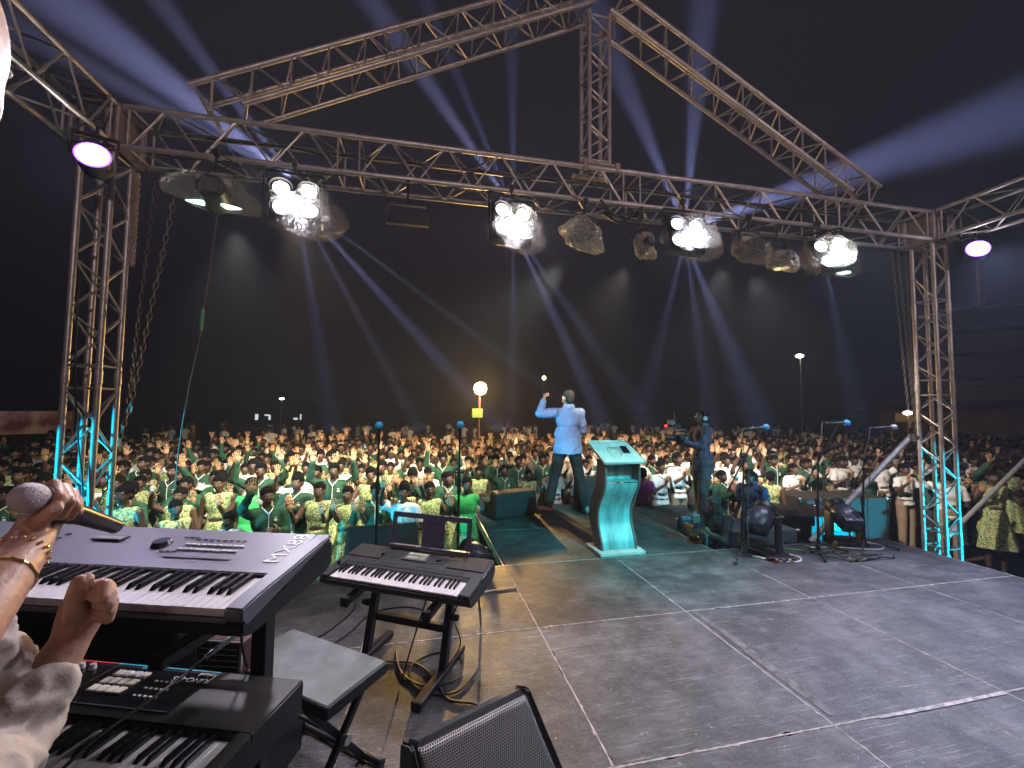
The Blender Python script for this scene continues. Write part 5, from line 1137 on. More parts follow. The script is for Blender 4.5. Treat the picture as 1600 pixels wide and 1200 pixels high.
ORD = ['nearest', 'second', 'third', 'fourth', 'fifth', 'sixth', 'seventh', 'eighth', 'ninth', 'tenth', 'eleventh', 'twelfth', 'thirteenth', 'fourteenth', 'fifteenth', 'sixteenth', 'seventeenth', 'eighteenth', 'nineteenth', 'twentieth', 'twenty-first', 'twenty-second', 'twenty-third', 'twenty-fourth', 'twenty-fifth', 'twenty-sixth', 'twenty-seventh', 'twenty-eighth', 'twenty-ninth', 'thirtieth'] + ['thirty-%s' % q for q in ('first','second','third','fourth','fifth','sixth','seventh','eighth','ninth')] + ['fortieth']
pr_ = random.Random(42)
crowd = [dict(x=x, y=y, o=o, p=p, h=h, rz=pr_.uniform(-.15, .15)) for x, y, o, p, h in HERO]
crowd[24]['rz'] = 2.6; crowd[25]['rz'] = -.6; crowd[32]['rz'] = 3.0; crowd[27]['rz'] = 2.8; crowd[0]['rz'] = .5; crowd[10]['rz'] = .7; crowd[33]['rz'] = 2.0
far = []
yy = 1.95; row = 0
while yy < 11.2:
    xx = -17 + (row % 2) * .25
    while xx < 24:
        x = xx + pr_.uniform(-.13, .13); y = yy + pr_.uniform(-.14, .14); xx += .475
        u, v_, d = pix(x, y, .5)
        if d < 1 or u < -60 or u > 1660: continue
        if x > -4.6 and y < 2.15: continue
        if x < -4.6 and y < 2.4 and x > -5: continue
        if -.25 < x < 2.6 and y < 4.05: continue
        if 2.4 < x < 3.75 and y < 3.55: continue
        if 3.6 < x < 5.2 and y < 2.75: continue
        if 5.0 <= x < 7.1 and y < 3.4: continue
        if x > 4.6 and y < 1.5: continue
        if math.hypot(x - 1.157, y - 11.1) < .9: continue
        if any(math.hypot(x - c['x'], y - c['y']) < .40 for c in crowd[:36]): continue
        if y > 8.6 and pr_.random() < (y - 8.6) * .30: continue
        left = x < 1.2
        q = pr_.random()
        if y < 6 and left: o = 'dress' if q < .36 else 'cardigan' if q < .68 else 'white' if q < .86 else 'vest' if q < .90 else 'cardt'
        elif left: o = 'dress' if q < .18 else 'cardigan' if q < .40 else 'white' if q < .78 else 'blue' if q < .86 else 'cardt'
        else: o = 'dress' if q < .20 else 'cardigan' if q < .38 else 'white' if q < .82 else 'cardt'
        q = pr_.random()
        p = 'palms' if q < .38 else 'high' if q < .54 else 'one' if q < .67 else 'one2' if q < .78 else 'clasp' if q < .88 else 'face' if q < .93 else 'down'
        if x < -6 or x > 8: p = 'palms' if q < .1 else 'one' if q < .2 else 'clasp' if q < .6 else 'down'
        crowd.append(dict(x=x, y=y, o=o, p=p, h=pr_.uniform(1.46, 1.68), rz=pr_.uniform(-.25, .25) + math.atan2(-(x - 1.2), 12) * .0))
    yy += .485; row += 1
for c in crowd: c['u'], c['v'], c['d'] = pix(c['x'], c['y'], .3)
crowd.sort(key=lambda c: c['d'])
near, farp = crowd[:296], crowd[296:]
cnt = {}
for c in near:
    sec = next(s for lim, s in SECT if c['u'] < lim); i = cnt.get(sec, 0); cnt[sec] = i + 1
    full = '%s, %s, %s row %s' % (OUT[c['o']], POSES[c['p']]['txt'], ORD[i], sec); short = '%s, %s row %s' % (OUT[c['o']], ORD[i], sec)
    student(c['x'], c['y'], c['o'], c['p'], c['h'], c['rz'], full if len(full.split()) <= 16 else short)
# farther people: one crowd of simple whole figures
for i in range(120):
    y = pr_.uniform(11.5, 25); x = pr_.uniform(-14, 24); farp.append(dict(x=x, y=y, o='white' if pr_.random() < .75 else 'dress', p='down', h=pr_.uniform(1.5, 1.7), rz=pr_.uniform(-3, 3)))
cm = [SK, PALM, HAIR, GREEN, WHITE, PRINT, KHAKI, DARKT, LBLUE, BRIGHT]
def lowperson(o, p):
    b = MB(); po = POSES[p]; top = {'dress': 5, 'cardigan': 3, 'white': 4, 'vest': 9, 'blue': 8, 'cardt': 3}[o]; bot = {'dress': 5, 'cardigan': 5, 'vest': 5}.get(o, 6)
    b.tube([(0, 0, 1.36), (0, 0, 1.33), (0, 0, 1.15), (0, 0, .98), (0, 0, .86)], [.06, .15, .155, .13, .155], 8, top)
    b.v = [(x, y * .68, z) for x, y, z in b.v]
    b.tube([(0, 0, .88), (0, 0, .45), (0, 0, .02)], [.15, .2 if bot == 5 else .14, .12], 6, bot)
    b.cyl((0, 0, 1.33), (0, 0, 1.45), .045, .045, 6, 0, False); b.sph((0, -.008, 1.505), (.072, .088, .108), 10, 7, mi=0); b.sph((0, .012, 1.545), (.080, .094, .082), 10, 6, mi=2)
    b.cyl((0, -.095, 1.51), (0, -.108, 1.48), .006, .013, 5, 0)
    for k, s in (('L', -1), ('R', 1)):
        e, w, d, n = po[k]; sh = V((s * SH, 0, 1.30)); e = V(e); w = V(w); fr = 1 if top == 3 else .6 if top in (4, 8) else .05
        q = sh.lerp(e, min(1, fr)); b.cyl(sh, q, .06, .052, 5, top); b.cyl(q, e, .04, .036, 5, top if fr == 1 else 0); b.cyl(e, w, .042 if fr == 1 else .034, .034 if fr == 1 else .024, 5, top if fr == 1 else 0)
        d = V(d).normalized(); n = V(n).normalized(); b.cyl(w, w + d * .08, .022, .042, 5, 1); s_ = d.cross(n)
        for f_ in (-.03, -.01, .01, .03): b.cyl(w + d * .075 + s_ * f_, w + d * .16 + s_ * f_ * 2, .011, .007, 4, 1)
        b.cyl(w + d * .03, w + d * .08 + s_ * .06 * (1 if k == 'L' else -1), .012, .008, 4, 1)
    tri = [];  mm = []
    for f, m_ in zip(b.f, b.m):
        for i in range(1, len(f) - 1): tri.append((f[0], f[i], f[i + 1])); mm.append(m_)
    return np.array(b.v, dtype=np.float32), np.array(tri, dtype=np.int32), np.array(mm, dtype=np.int32)
_lp = {}; VS = []; FS = []; MS = []; off = 0
for c in farp:
    k = (c['o'] if c['o'] in ('dress', 'cardigan', 'white', 'vest', 'blue', 'cardt') else 'white', c['p'])
    if k not in _lp: _lp[k] = lowperson(*k)
    v, f, m_ = _lp[k]; s = c['h'] / 1.63; ca, sa = cos(c['rz']), sin(c['rz'])
    q = v * s; q = np.stack([q[:, 0] * ca - q[:, 1] * sa + c['x'], q[:, 0] * sa + q[:, 1] * ca + c['y'], q[:, 2] + GZ], 1)
    VS.append(q); FS.append(f + off); MS.append(m_); off += len(v)
VS = np.concatenate(VS); FS = np.concatenate(FS); MS = np.concatenate(MS)
me = bpy.data.meshes.new('crowd'); me.vertices.add(len(VS)); me.vertices.foreach_set('co', VS.ravel()); me.loops.add(len(FS) * 3); me.loops.foreach_set('vertex_index', FS.ravel())
me.polygons.add(len(FS)); me.polygons.foreach_set('loop_start', np.arange(len(FS), dtype=np.int32) * 3); me.polygons.foreach_set('material_index', MS)
for m_ in cm: me.materials.append(m_)
me.update(calc_edges=True); me.validate(); me.polygons.foreach_set('use_smooth', [True] * len(me.polygons))
link('crowd', me, label='dense mass of students far from the stage with hands raised, fading into the dark', cat='crowd', kind='stuff')
print('CROWD', len(crowd), len(farp), 'tris', len(FS), cnt)
# ------------------------------------------------------------------ people on and beside the stage
FAIR = mat('fair_skin', (.50, .27, .18), .5, 0, .10, 30); FAIRD = mat('tanned_skin', (.42, .225, .165), .45, 0, .14, 26, .25, 60); DK2 = mat('deep_skin', (.07, .036, .022), .45, 0, .1, 30)
GREYH = mat('greying_hair', (.040, .037, .035), .9, 0, .5, 150, .6, 400)
def fist(b, w, d, n, s_, sc=1., mi=0):
    """closed hand: w wrist, d forearm direction, n back-of-hand normal"""
    w = V(w); d = V(d).normalized(); n = V(n); n = (n - d * n.dot(d)).normalized(); s = d.cross(n) * s_; M = Matrix((s, n, d)).transposed()
    b.sph(w + d * .045 * sc, (.040 * sc, .018 * sc, .050 * sc), 12, 8, rot=M, mi=mi)
    for k, o in enumerate((.030, .010, -.010, -.029)):
        r = (.0105, .0108, .0102, .0092)[k] * sc; a = w + (d * .082 + s * o + n * .004) * sc; p1 = a + (d * .020 - n * .030) * sc; p2 = p1 + (-d * .030 - n * .010) * sc; p3 = p2 + (-d * .012 + n * .018) * sc
        b.rc(a, p1, r * 1.1, r, 8, mi); b.rc(p1, p2, r, r * .92, 8, mi); b.rc(p2, p3, r * .92, r * .85, 8, mi)
    a = w + (d * .02 + s * .034) * sc; p1 = a + (d * .036 + s * .006 - n * .020) * sc; p2 = p1 + (d * .014 - s * .026 - n * .016) * sc
    b.rc(a, p1, .0135 * sc, .0115 * sc, 8, mi); b.rc(p1, p2, .0112 * sc, .0095 * sc, 8, mi)
def adult(label, loc, rz, J, skin, shirt, trous, hair, scale=1., sleeve=.95, belly=.0, group=None, voxel=.008, hem=.80, shoes=None, headyaw=0., bow=0., hairk=None, lean=None):
    t = thing('person', label, 'person', loc, (0, 0, rz), group); t.scale = (scale,) * 3
    Sx = J.get('sx', .185); shz = 1.43; Q = lambda p: V(p)
    def trunk(b, g):
        h_ = -.028 if g == 0 else 0; b.sph((0, .0, 1.32), (.168 + g + h_, .108 + g + h_, .165 + h_), 18, 12); b.sph((0, -.01 - belly * .3, 1.10), (.145 + g + belly + h_, .110 + g + belly + h_, .17), 18, 12); b.sph((0, .01, .95), (.155 + g + h_, .120 + g + h_, .13), 18, 12); b.rc((-.145, 0, 1.42), (.145, 0, 1.42), .058 + g + h_ * .8, .058 + g + h_ * .8)
    feet = J.get('feet', ((-.10, 0, 0), (.10, 0, 0))); fdir = J.get('fdir', ((0, -1, 0), (0, -1, 0)))
    # body
    b = MB(); trunk(b, 0)
    for k, i, s in (('L', 0, -1), ('R', 1, 1)):
        f = Q(feet[i]); kn = Q(J['knee' + k]) if 'knee' + k in J else V((s * .095, 0, .94)).lerp(f + V((0, 0, .08)), .53) + V((0, -.03, 0))
        b.rc((s * .092, 0, .93), kn, .085, .058); b.rc(kn, f + V((0, 0, .09)), .055, .036)
        e, w = Q(J['e' + k]), Q(J['w' + k]); b.rc((s * Sx, 0, shz), e, .040, .034); b.rc(e, w, .034, .028)
    c = V((0, 0, 1.50)); HM = Matrix.Rotation(headyaw, 3, 'Z') @ Matrix.Rotation(bow, 3, 'X'); P = lambda p: c + HM @ V(p)
    b.rc(c + V((0, .012, -.06)), P((0, 0, .05)), .058, .052)
    b.sph(P((0, .012, .160)), (.074, .092, .086), 18, 12, rot=HM); b.sph(P((0, -.022, .115)), (.062, .068, .084), 18, 12, rot=HM); b.sph(P((0, -.046, .062)), (.042, .044, .036), 14, 8, rot=HM)
    b.rc(P((0, -.090, .140)), P((0, -.108, .108)), .009, .014); b.rc(P((-.024, -.088, .080)), P((.024, -.088, .080)), .008, .008); b.rc(P((-.042, -.082, .154)), P((.042, -.082, .154)), .010, .010)
    for s in (-1, 1): b.sph(P((s * .074, .008, .118)), (.011, .020, .032), 10, 8, rot=HM)
    me = organic(b, voxel, 2)
    hb = MB()
    for k, s in (('L', 1), ('R', -1)):
        h = J.get('h' + k)
        if not h: continue
        tb = MB(); (fist if h[0] == 'fist' else None)
        if h[0] == 'fist': fist(tb, J['w' + k], h[1], h[2], s, 1.08); hm = organic(tb, .0042, 2)
        else:
            hand(tb, J['w' + k], h[1], h[2], s, 0, 0, 1.08, h[3] if len(h) > 3 else .3, nseg=10); tb.rc(J['w' + k], V(J['w' + k]) + V(h[1]).normalized() * .03, .026, .024); hm = organic(tb, .0042, 1)
        hb.add([tuple(v.co) for v in hm.vertices], [tuple(p.vertices) for p in hm.polygons]); bpy.data.meshes.remove(hm)
    for s in (-1, 1): hb.sph(P((s * .029, -.0855, .132)), (.013, .006, .007), 10, 6, rot=HM, mi=1); hb.sph(P((s * .029, -.0905, .132)), (.006, .004, .006), 8, 5, mi=2)
    hb.sph(P((0, -.0955, .081)), (.022, .006, .007), 10, 5, rot=HM, mi=3)
    me = joinmb(me, hb, [skin, EYEW, EYEB, LIP]); link('body', me, t)
    # shirt
    b = MB(); trunk(b, .016); b.cyl((0, 0, 1.08), (0, 0, hem), .158 + belly, .184 + belly, 22)
    for k, s in (('L', -1), ('R', 1)):
        e, w = Q(J['e' + k]), Q(J['w' + k]); sh = V((s * Sx, 0, shz))
        if sleeve > .5: b.rc(sh, e, .070, .060); b.rc(e, e.lerp(w, sleeve), .060, .043)
        else: b.cyl(sh, sh.lerp(e, .8), .066, .070); b.sph(sh, .066)
    b.rc((-.03, .02, 1.50), (.03, .02, 1.50), .060, .060)
    sm = organic(b, voxel * 1.15, 3, None, 'shirt')
    for v in sm.vertices:
        if v.co.z < 1.15 and abs(v.co.x) < .26: v.co.y *= .86
    wrinkle(sm, .010, 9, 4 + rz); wrinkle(sm, .005, 24, 2); link('shirt', setm(sm, shirt), t)
    b = MB(); b.sph((0, .01, .95), (.168, .130, .12), 16, 10)
    for i, (k, s) in enumerate((('L', -1), ('R', 1))):
        f = Q(feet[i]); kn = Q(J['knee' + k]) if 'knee' + k in J else V((s * .095, 0, .94)).lerp(f + V((0, 0, .08)), .53) + V((0, -.03, 0))
        b.rc((s * .092, 0, .93), kn, .104, .080); b.cyl(kn, f + V((0, 0, .06)), .078, .068, 16); b.sph(kn, .079)
    tm = organic(b, voxel * 1.3, 3, .6, 'trousers'); wrinkle(tm, .010, 9, 3); link('trousers', setm(tm, trous), t)
    for i in (0, 1):
        f = Q(feet[i]); d = V(fdir[i]).normalized(); b = MB(); b.rc(f - d * .05 + V((0, 0, .045)), f + d * .13 + V((0, 0, .034)), .045, .034); b.sph(f - d * .03 + V((0, 0, .07)), (.045, .05, .05)); sh_ = organic(b, .009, 2, None, 'shoe')
        for v in sh_.vertices: v.co.z = max(v.co.z, f.z + .002)
        link('shoe', setm(sh_, shoes or BLK), t)
    if hair is not None:
        b = MB(); g = .008; b.sph(P((0, .022, .172)), (.076 + g * .3, .090 + g * .3, .082), 20, 12, rot=HM); b.sph(P((0, .045, .130)), (.070, .066, .080), 16, 10, rot=HM); hm = organic(b, .008, 1, None, 'hair')
        bristle(hm, .004, 70)
        link('hair', setm(hm, hair), t)
    return t, P, HM
LB = clothmat('light_blue_shirt', (.30, .40, .60), 0, .5)
shoe_p = mat('pinkish_shoe', (.35, .16, .15), .5); dgrey = clothmat('charcoal_trousers', (.016, .016, .018), 0)
J = dict(eR=(.43, -.03, 1.40), wR=(.33, -.12, 1.61), hR=('fist', (-.35, -.25, .9), (.9, .1, .35)), eL=(-.27, -.06, 1.16), wL=(-.10, -.27, 1.36), hL=('fist', (.4, -.3, .8), (-.6, -.5, .1)), feet=((-.23, .12, 0), (.26, -.10, 0)), fdir=((-.15, -1, 0), (1, -.35, 0)), sx=.195)
sp, P_, H_ = adult('man in a light blue shirt with raised fist on the walkway, back turned', (1.40, 3.17, 0), R(183), J, FAIR, LB, dgrey, GREYH, 1.075, .90, .035, shoes=shoe_p, headyaw=R(14), hem=.84)
b = MB(); b.cyl((-.08, -.30, 1.42), (-.02, -.17, 1.57), .014, .018, 14); b.sph((-.012, -.155, 1.585), .027, 14, 10); mic_o = b.build('handheld_microphone', blackm, label='black microphone held at the mouth of the man in light blue', cat='microphone', loc=(1.40, 3.17, 0)); mic_o.rotation_euler = (0, 0, R(183)); mic_o.scale = (1.075,) * 3
# cameraman on the riser, facing the walkway
Jc = dict(eL=(-.20, -.14, 1.20), wL=(-.08, -.36, 1.27), hL=('open', (0, -.6, .8), (0, 0, 1), .8), eR=(.21, -.12, 1.20), wR=(.10, -.33, 1.25), hR=('open', (0, -.7, .7), (0, 0, 1), .8), feet=((-.13, .05, 0), (.13, -.06, 0)))
rise = GZ + .88
cm_, P, H = adult('cameraman in a dark blue top and headphones filming from the riser', (3.10, 2.25, rise), R(-100), Jc, DK2, NAVY, mat('slate_trousers', (.040, .052, .058), .9, 0, .15, 8), HAIR, .925, .93, 0, bow=R(3), shoes=BLK)
hp = thing('headphones', 'grey over-ear headphones worn by the standing cameraman', 'headphones', cm_.location, cm_.rotation_euler); hp.scale = cm_.scale
for s in (-1, 1):
    b = MB(); b.cyl(P((s * .078, .01, .12)), P((s * .108, .01, .12)), .040, .036, 18); b.build('ear_cup', mat('grey_earcup', (.22, .22, .24), .4), hp)
b = MB(); b.tube([P((.10 * cos(a), .012, .15 + .118 * sin(a))) for a in [pi * k / 14 for k in range(15)]], .010, 8); b.build('headband', blackm, hp)
vc = thing('video_camera', 'shoulder video camera rig with a tall handle held by the cameraman', 'camera', (2.795, 2.31, 1.195), (0, 0, R(-8)))
b = MB(); b.box((.0, 0, 0), (.24, .10, .10), bev=.01); b.build('camera_body', blackm, vc)
b = MB(); b.cyl((-.12, 0, 0), (-.21, 0, 0), .042, .048, 18); b.build('lens', black, vc)
b = MB(); b.cyl((-.21, 0, 0), (-.26, 0, 0), .052, .056, 18); b.build('matte_hood', black, vc)
b = MB(); b.tube(spline([(-.08, 0, .05), (-.08, 0, .10), (.06, 0, .11), (.08, 0, .05)]), .010, 8); b.build('handle', blackm, vc)
b = MB(); b.box((-.13, .02, .22), (.10, .03, .07), bev=.006); b.cyl((-.10, .02, .10), (-.12, .02, .2), .006, n=8); b.build('monitor', mat('grey_cable', (.10, .09, .10)), vc)
b = MB(); b.cyl((-.06, 0, .11), (-.10, 0, .36), .004, n=6); b.build('antenna', chrome, vc)
b = MB(); b.sph((-.21, .02, .17), .018, 10, 8); b.build('tally_light', mat('red_tally', (1, .05, .05), emis=(1, .02, .03), estr=6), vc)
b = MB(); b.cyl((.02, 0, -.05), (.03, 0, -.17), .014, n=10); b.build('grip', rubber, vc)
for x in (-.03, .06):
    b = MB(); b.cyl((x, -.05, .0), (x, -.058, .0), .018, n=14); b.build('knob', chrome, vc)
# photographer leaning in beside the walkway
Jp = dict(eL=(-.24, -.20, 1.12), wL=(-.02, -.42, 1.22), hL=('open', (.3, -.5, .6), (.2, -.1, 1), .9), eR=(.22, -.25, 1.18), wR=(.09, -.40, 1.30), hR=('open', (-.5, -.4, .6), (-.3, -.3, .4), .9), feet=((-.15, .22, 0), (.15, -.02, 0)))
ph, P, H = adult('photographer in black with a dark head wrap leaning on the stage corner', (2.70, 1.50, GZ), R(-62), Jp, DK2, BLK, BLK, None, .825, .62, .02, bow=R(14))
wrapm = clothmat('teal_black_head_wrap', (.014, .030, .040), 0, .8)
b = MB(); b.sph(P((0, .02, .168)), (.086, .102, .092), 20, 12, rot=H); b.sph(P((0, .04, .10)), (.076, .074, .07), 16, 10, rot=H); b.rc(P((-.05, .02, .035)), P((.05, .02, .035)), .066, .066); hm = organic(b, .008, 2, None, 'head_wrap'); wrinkle(hm, .008, 22, 6); link('head_wrap', setm(hm, wrapm), ph)
pc = thing('photo_camera', 'photo camera with a long lens held by the photographer in black', 'camera', (2.34, 1.43, .315), (0, 0, R(4)))
b = MB(); b.box((0, 0, 0), (.10, .13, .10), bev=.012); b.box((.0, 0, .06), (.06, .05, .03), bev=.006); b.build('camera_body', mat('camera_shell', (.12, .13, .13), .4, .3), pc)
b = MB(); b.cyl((-.05, 0, -.005), (-.15, 0, -.01), .034, .038, 18); b.cyl((-.15, 0, -.01), (-.19, 0, -.01), .041, .043, 18); b.build('lens', mat('blue_sheen_lens', (.04, .10, .16), .3, .3), pc)
b = MB(); b.box((-.03, .0, .14), (.06, .07, .09), rot=Matrix.Rotation(R(-20), 3, 'Y'), bev=.008); b.cyl((0, 0, .07), (-.01, 0, .10), .016, n=10); b.build('flash', black, pc)
# tall man in blue with bowed head behind the amber-lensed lamp
Jb = dict(eL=(-.23, .02, 1.14), wL=(-.16, -.18, 1.0), hL=('open', (.3, -.9, -.2), (.3, 0, 1), .5), eR=(.23, .0, 1.14), wR=(.12, -.20, 1.02), hR=('open', (-.3, -.9, -.2), (-.3, 0, 1), .5))
adult('tall man in a blue shirt with bowed head beyond the first moving head lamp', (4.02, 2.36, GZ), R(-75), Jb, DK2, BLUE, clothmat('denim', (.03, .06, .12), 0), HAIR, .93, .4, 0, bow=R(26))
# ------------------------------------------------------------------ man at the left with the raised microphone
def foldsm(me):
    n = len(me.vertices); nn = np.empty(n * 3); me.vertices.foreach_get('normal', nn); nn = nn.reshape(-1, 3); cc = np.empty(n * 3); me.vertices.foreach_get('co', cc); cc = cc.reshape(-1, 3)
    k = np.empty(n)
    for i in range(n):
        p = V(cc[i]); w = noise.noise(p * 6) * .06 + noise.noise(p * 14) * .02; k[i] = .0045 * (1 - abs(sin((p.x * .35 + p.y * .9 + p.z * .55 + w) * 62)) ** .6 * 1.6) * (.35 + max(0, noise.noise(p * 9 + V((3, 1, 2)))) * 2.2)
    me.vertices.foreach_set('co', (cc + nn * k[:, None]).ravel()); me.update()
t = thing('person', 'pale-shirted man holding up a microphone over the silver keyboard, other fist clenched', 'person', (-1.42, -2.44, 0))
O = V((-1.42, -2.44, 0)); Lc = lambda p: V(p) - O
W1, F1, E1 = (-1.4459, -2.2427, 1.4002), (-1.432, -2.2984, 1.372), (-1.400, -2.44, 1.300)
fb = MB()
fb.rc(Lc(W1), Lc(F1), .0275, .034, 18); fb.rc(Lc(F1), Lc(E1), .034, .047, 18)
fb.rc(Lc(W1), Lc((-1.4675, -2.188, 1.4264)), .025, .027, 16); fb.rc(Lc((-1.4675, -2.188, 1.4264)), Lc((-1.4740, -2.150, 1.4330)), .026, .024, 14)
chains = [[(-1.4790, -2.177, 1.4550), (-1.4207, -2.2427, 1.4812), (-1.3951, -2.2681, 1.4659), (-1.4076, -2.2600, 1.4457)],
          [(-1.4819, -2.1553, 1.4460), (-1.4231, -2.2211, 1.4725), (-1.3946, -2.2524, 1.4588), (-1.4088, -2.2437, 1.4362)],
          [(-1.4818, -2.1393, 1.4355), (-1.4276, -2.1989, 1.4604), (-1.4052, -2.2236, 1.4451), (-1.4175, -2.2147, 1.4279)],
          [(-1.4833, -2.1229, 1.4242), (-1.4354, -2.1758, 1.4456), (-1.4170, -2.1997, 1.4321), (-1.4287, -2.1912, 1.4204)]]
for k, ch in enumerate(chains):
    r = (.0094, .0096, .0090, .0080)[k]; rs = (r * 1.12, r * 1.05, r * .95, r * .80)
    for i in range(3): fb.rc(Lc(ch[i]), Lc(ch[i + 1]), rs[i], rs[i + 1], 12)
th = [(-1.4509, -2.2324, 1.4188), (-1.4126, -2.2679, 1.4412), (-1.3926, -2.2784, 1.4543)]
fb.rc(Lc(th[0]), Lc(th[1]), .0145, .0115, 12); fb.rc(Lc(th[1]), Lc(th[2]), .0112, .0095, 12)
fine1 = organic(fb, .0026, 3)
W2, F2, E2 = (-1.4391, -2.1618, 1.2154), (-1.444, -2.1799, 1.191), (-1.4700, -2.2900, 1.085)
fb = MB(); fb.rc(Lc(W2), Lc(F2), .0265, .030, 18); fb.rc(Lc(F2), Lc(E2), .030, .034, 18)
pc_ = (-1.4333, -2.145, 1.2581); fb.rc(Lc(W2), Lc(pc_), .026, .033, 16); fb.rc(Lc(pc_), Lc((-1.4180, -2.140, 1.2800)), .032, .024, 14)
for k, ch in enumerate([[(-1.4173, -2.1506, 1.2927), (-1.3762, -2.1969, 1.3126), (-1.3714, -2.2075, 1.2988), (-1.3928, -2.1922, 1.296)], [(-1.4159, -2.1397, 1.2753), (-1.375, -2.186, 1.2958), (-1.3705, -2.1965, 1.282), (-1.3882, -2.1873, 1.2814)],
                        [(-1.4187, -2.1278, 1.2574), (-1.3788, -2.1738, 1.2776), (-1.3743, -2.1844, 1.2647), (-1.3912, -2.1754, 1.2641)], [(-1.4257, -2.1149, 1.2402), (-1.3876, -2.1606, 1.26), (-1.3868, -2.1651, 1.2465), (-1.3993, -2.1624, 1.2485)]]):
    r = (.0102, .0104, .0098, .0088)[k]
    for i in range(3): fb.rc(Lc(ch[i]), Lc(ch[i + 1]), r * (1.15, 1.0, .95)[i], r * (1.0, .95, .85)[i], 12)
th = [(-1.428, -2.1721, 1.262), (-1.4138, -2.198, 1.3003), (-1.4026, -2.2071, 1.3247), (-1.3975, -2.2000, 1.3257)]
for i in range(3): fb.rc(Lc(th[i]), Lc(th[i + 1]), (.0165, .0125, .0115)[i], (.0125, .0115, .009)[i], 12)
fine2 = organic(fb, .0026, 3)
S1, S2 = (-1.66, -2.52, 1.58), (-1.34, -2.66, 1.58)       # shoulders
cb = MB(); hc = V((-1.3992, -2.4803, 1.9632)); hc = hc + V((-.036, -.005, .045))
cb.sph(Lc(hc), (.086, .104, .125), 24, 16); cb.sph(Lc(hc + V((0, .02, -.05))), (.072, .088, .095), 20, 12); cb.sph(Lc(hc + V((.078, -.01, -.02))), (.012, .022, .034), 10, 8); cb.sph(Lc(hc + V((-.078, -.01, -.02))), (.012, .022, .034), 10, 8)
cb.rc(Lc(hc + V((0, .108, -.01))), Lc(hc + V((0, .120, -.04))), .011, .016)
base = V((-1.50, -2.62, 0))
cb.rc(Lc(hc + V((-.02, -.06, -.12))), Lc(base + V((0, .02, 1.66))), .062, .068)
cb.rc(Lc(S1), Lc(S2), .045, .045); cb.sph(Lc(base + V((0, 0, 1.42))), (.14, .10, .22)); cb.sph(Lc(base + V((0, 0, 1.12))), (.13, .10, .22))
for sx in (-1, 1): cb.rc(Lc(base + V((sx * .09, 0, 1.0))), Lc(base + V((sx * .10, .02, .52))), .09, .06); cb.rc(Lc(base + V((sx * .10, .02, .52))), Lc(base + V((sx * .10, 0, .09))), .056, .038)
cb.rc(Lc(S1), Lc((-1.60, -2.34, 1.29)), .042, .042); cb.rc(Lc((-1.60, -2.34, 1.29)), Lc(E1), .042, .044)
cb.rc(Lc(S2), Lc((-1.39, -2.50, 1.16)), .042, .042); cb.rc(Lc((-1.39, -2.50, 1.16)), Lc(E2), .040, .032)
coarse = organic(cb, .010, 2)
hb = MB()
for f_ in (fine1, fine2): hb.add([tuple(v.co) for v in f_.vertices], [tuple(p.vertices) for p in f_.polygons]); bpy.data.meshes.remove(f_)
for sx in (-1, 1): hb.sph(Lc(hc + V((sx * .032, .093, .0))), (.014, .008, .008), 10, 6, mi=1)
link('body', joinmb(coarse, hb, [FAIRD, EYEW]), t)
# finger nails
nail = mat('finger_nail', (.62, .42, .36), .3)
for q, nrm in (((-1.3926, -2.2784, 1.4543), (.55, -.75, .25)), ((-1.3975, -2.2000, 1.3257), (.3, -.5, .8))):
    b = MB(); M_ = V(nrm).to_track_quat('Z', 'Y').to_matrix(); b.sph(Lc(q) + V(nrm).normalized() * .0082, (.0055, .0068, .0016), 10, 5, rot=M_); b.build('thumb_nail', nail, t)
# shirt with rolled sleeves
sb = MB(); sb.rc(Lc(S1), Lc(S2), .078, .078); sb.sph(Lc(base + V((0, 0, 1.42))), (.19, .15, .26)); sb.sph(Lc(base + V((0, 0, 1.10))), (.19, .16, .26)); sb.cyl(Lc(base + V((0, 0, 1.1))), Lc(base + V((0, 0, .84))), .18, .20, 20)
sb.rc(Lc(S1), Lc((-1.60, -2.34, 1.29)), .075, .070); sb.rc(Lc((-1.60, -2.34, 1.29)), Lc((-1.47, -2.32, 1.29)), .068, .062)
sb.rc(Lc((-1.5200, -2.2700, 1.262)), Lc((-1.5170, -2.2100, 1.190)), .058, .062)
sb.rc(Lc(S2), Lc((-1.39, -2.50, 1.16)), .078, .076); sb.rc(Lc((-1.39, -2.50, 1.16)), Lc((-1.466, -2.275, 1.102)), .080, .068); sb.rc(Lc((-1.466, -2.275, 1.102)), Lc((-1.449, -2.208, 1.158)), .066, .050)
sm = organic(sb, .0065, 4, None, 'shirt'); wrinkle(sm, .006, 8, 9); wrinkle(sm, .007, 19, 3); foldsm(sm); wrinkle(sm, .0025, 30, 5)
link('shirt', setm(sm, CREAM), t)
b = MB()
for sx in (-1, 1): b.rc(Lc(base + V((sx * .09, 0, .98))), Lc(base + V((sx * .10, .02, .52))), .11, .085); b.cyl(Lc(base + V((sx * .10, .02, .52))), Lc(base + V((sx * .10, 0, .05))), .08, .075, 16)
tm = organic(b, .014, 3, None, 'trousers'); wrinkle(tm, .008, 9, 2); link('trousers', setm(tm, DARKT), t)
for sx in (-1, 1):
    b = MB(); b.rc(Lc(base + V((sx * .10, -.05, .045))), Lc(base + V((sx * .11, .14, .036))), .046, .036); link('shoe', setm(organic(b, .010, 2, None, 'shoe'), BLK), t)
gold = mat('gold_links', (.85, .52, .22), .25, .9)
bt = thing('bracelet', 'thin gold bracelet round the wrist of the raised microphone hand', 'bracelet', (0, 0, 0))
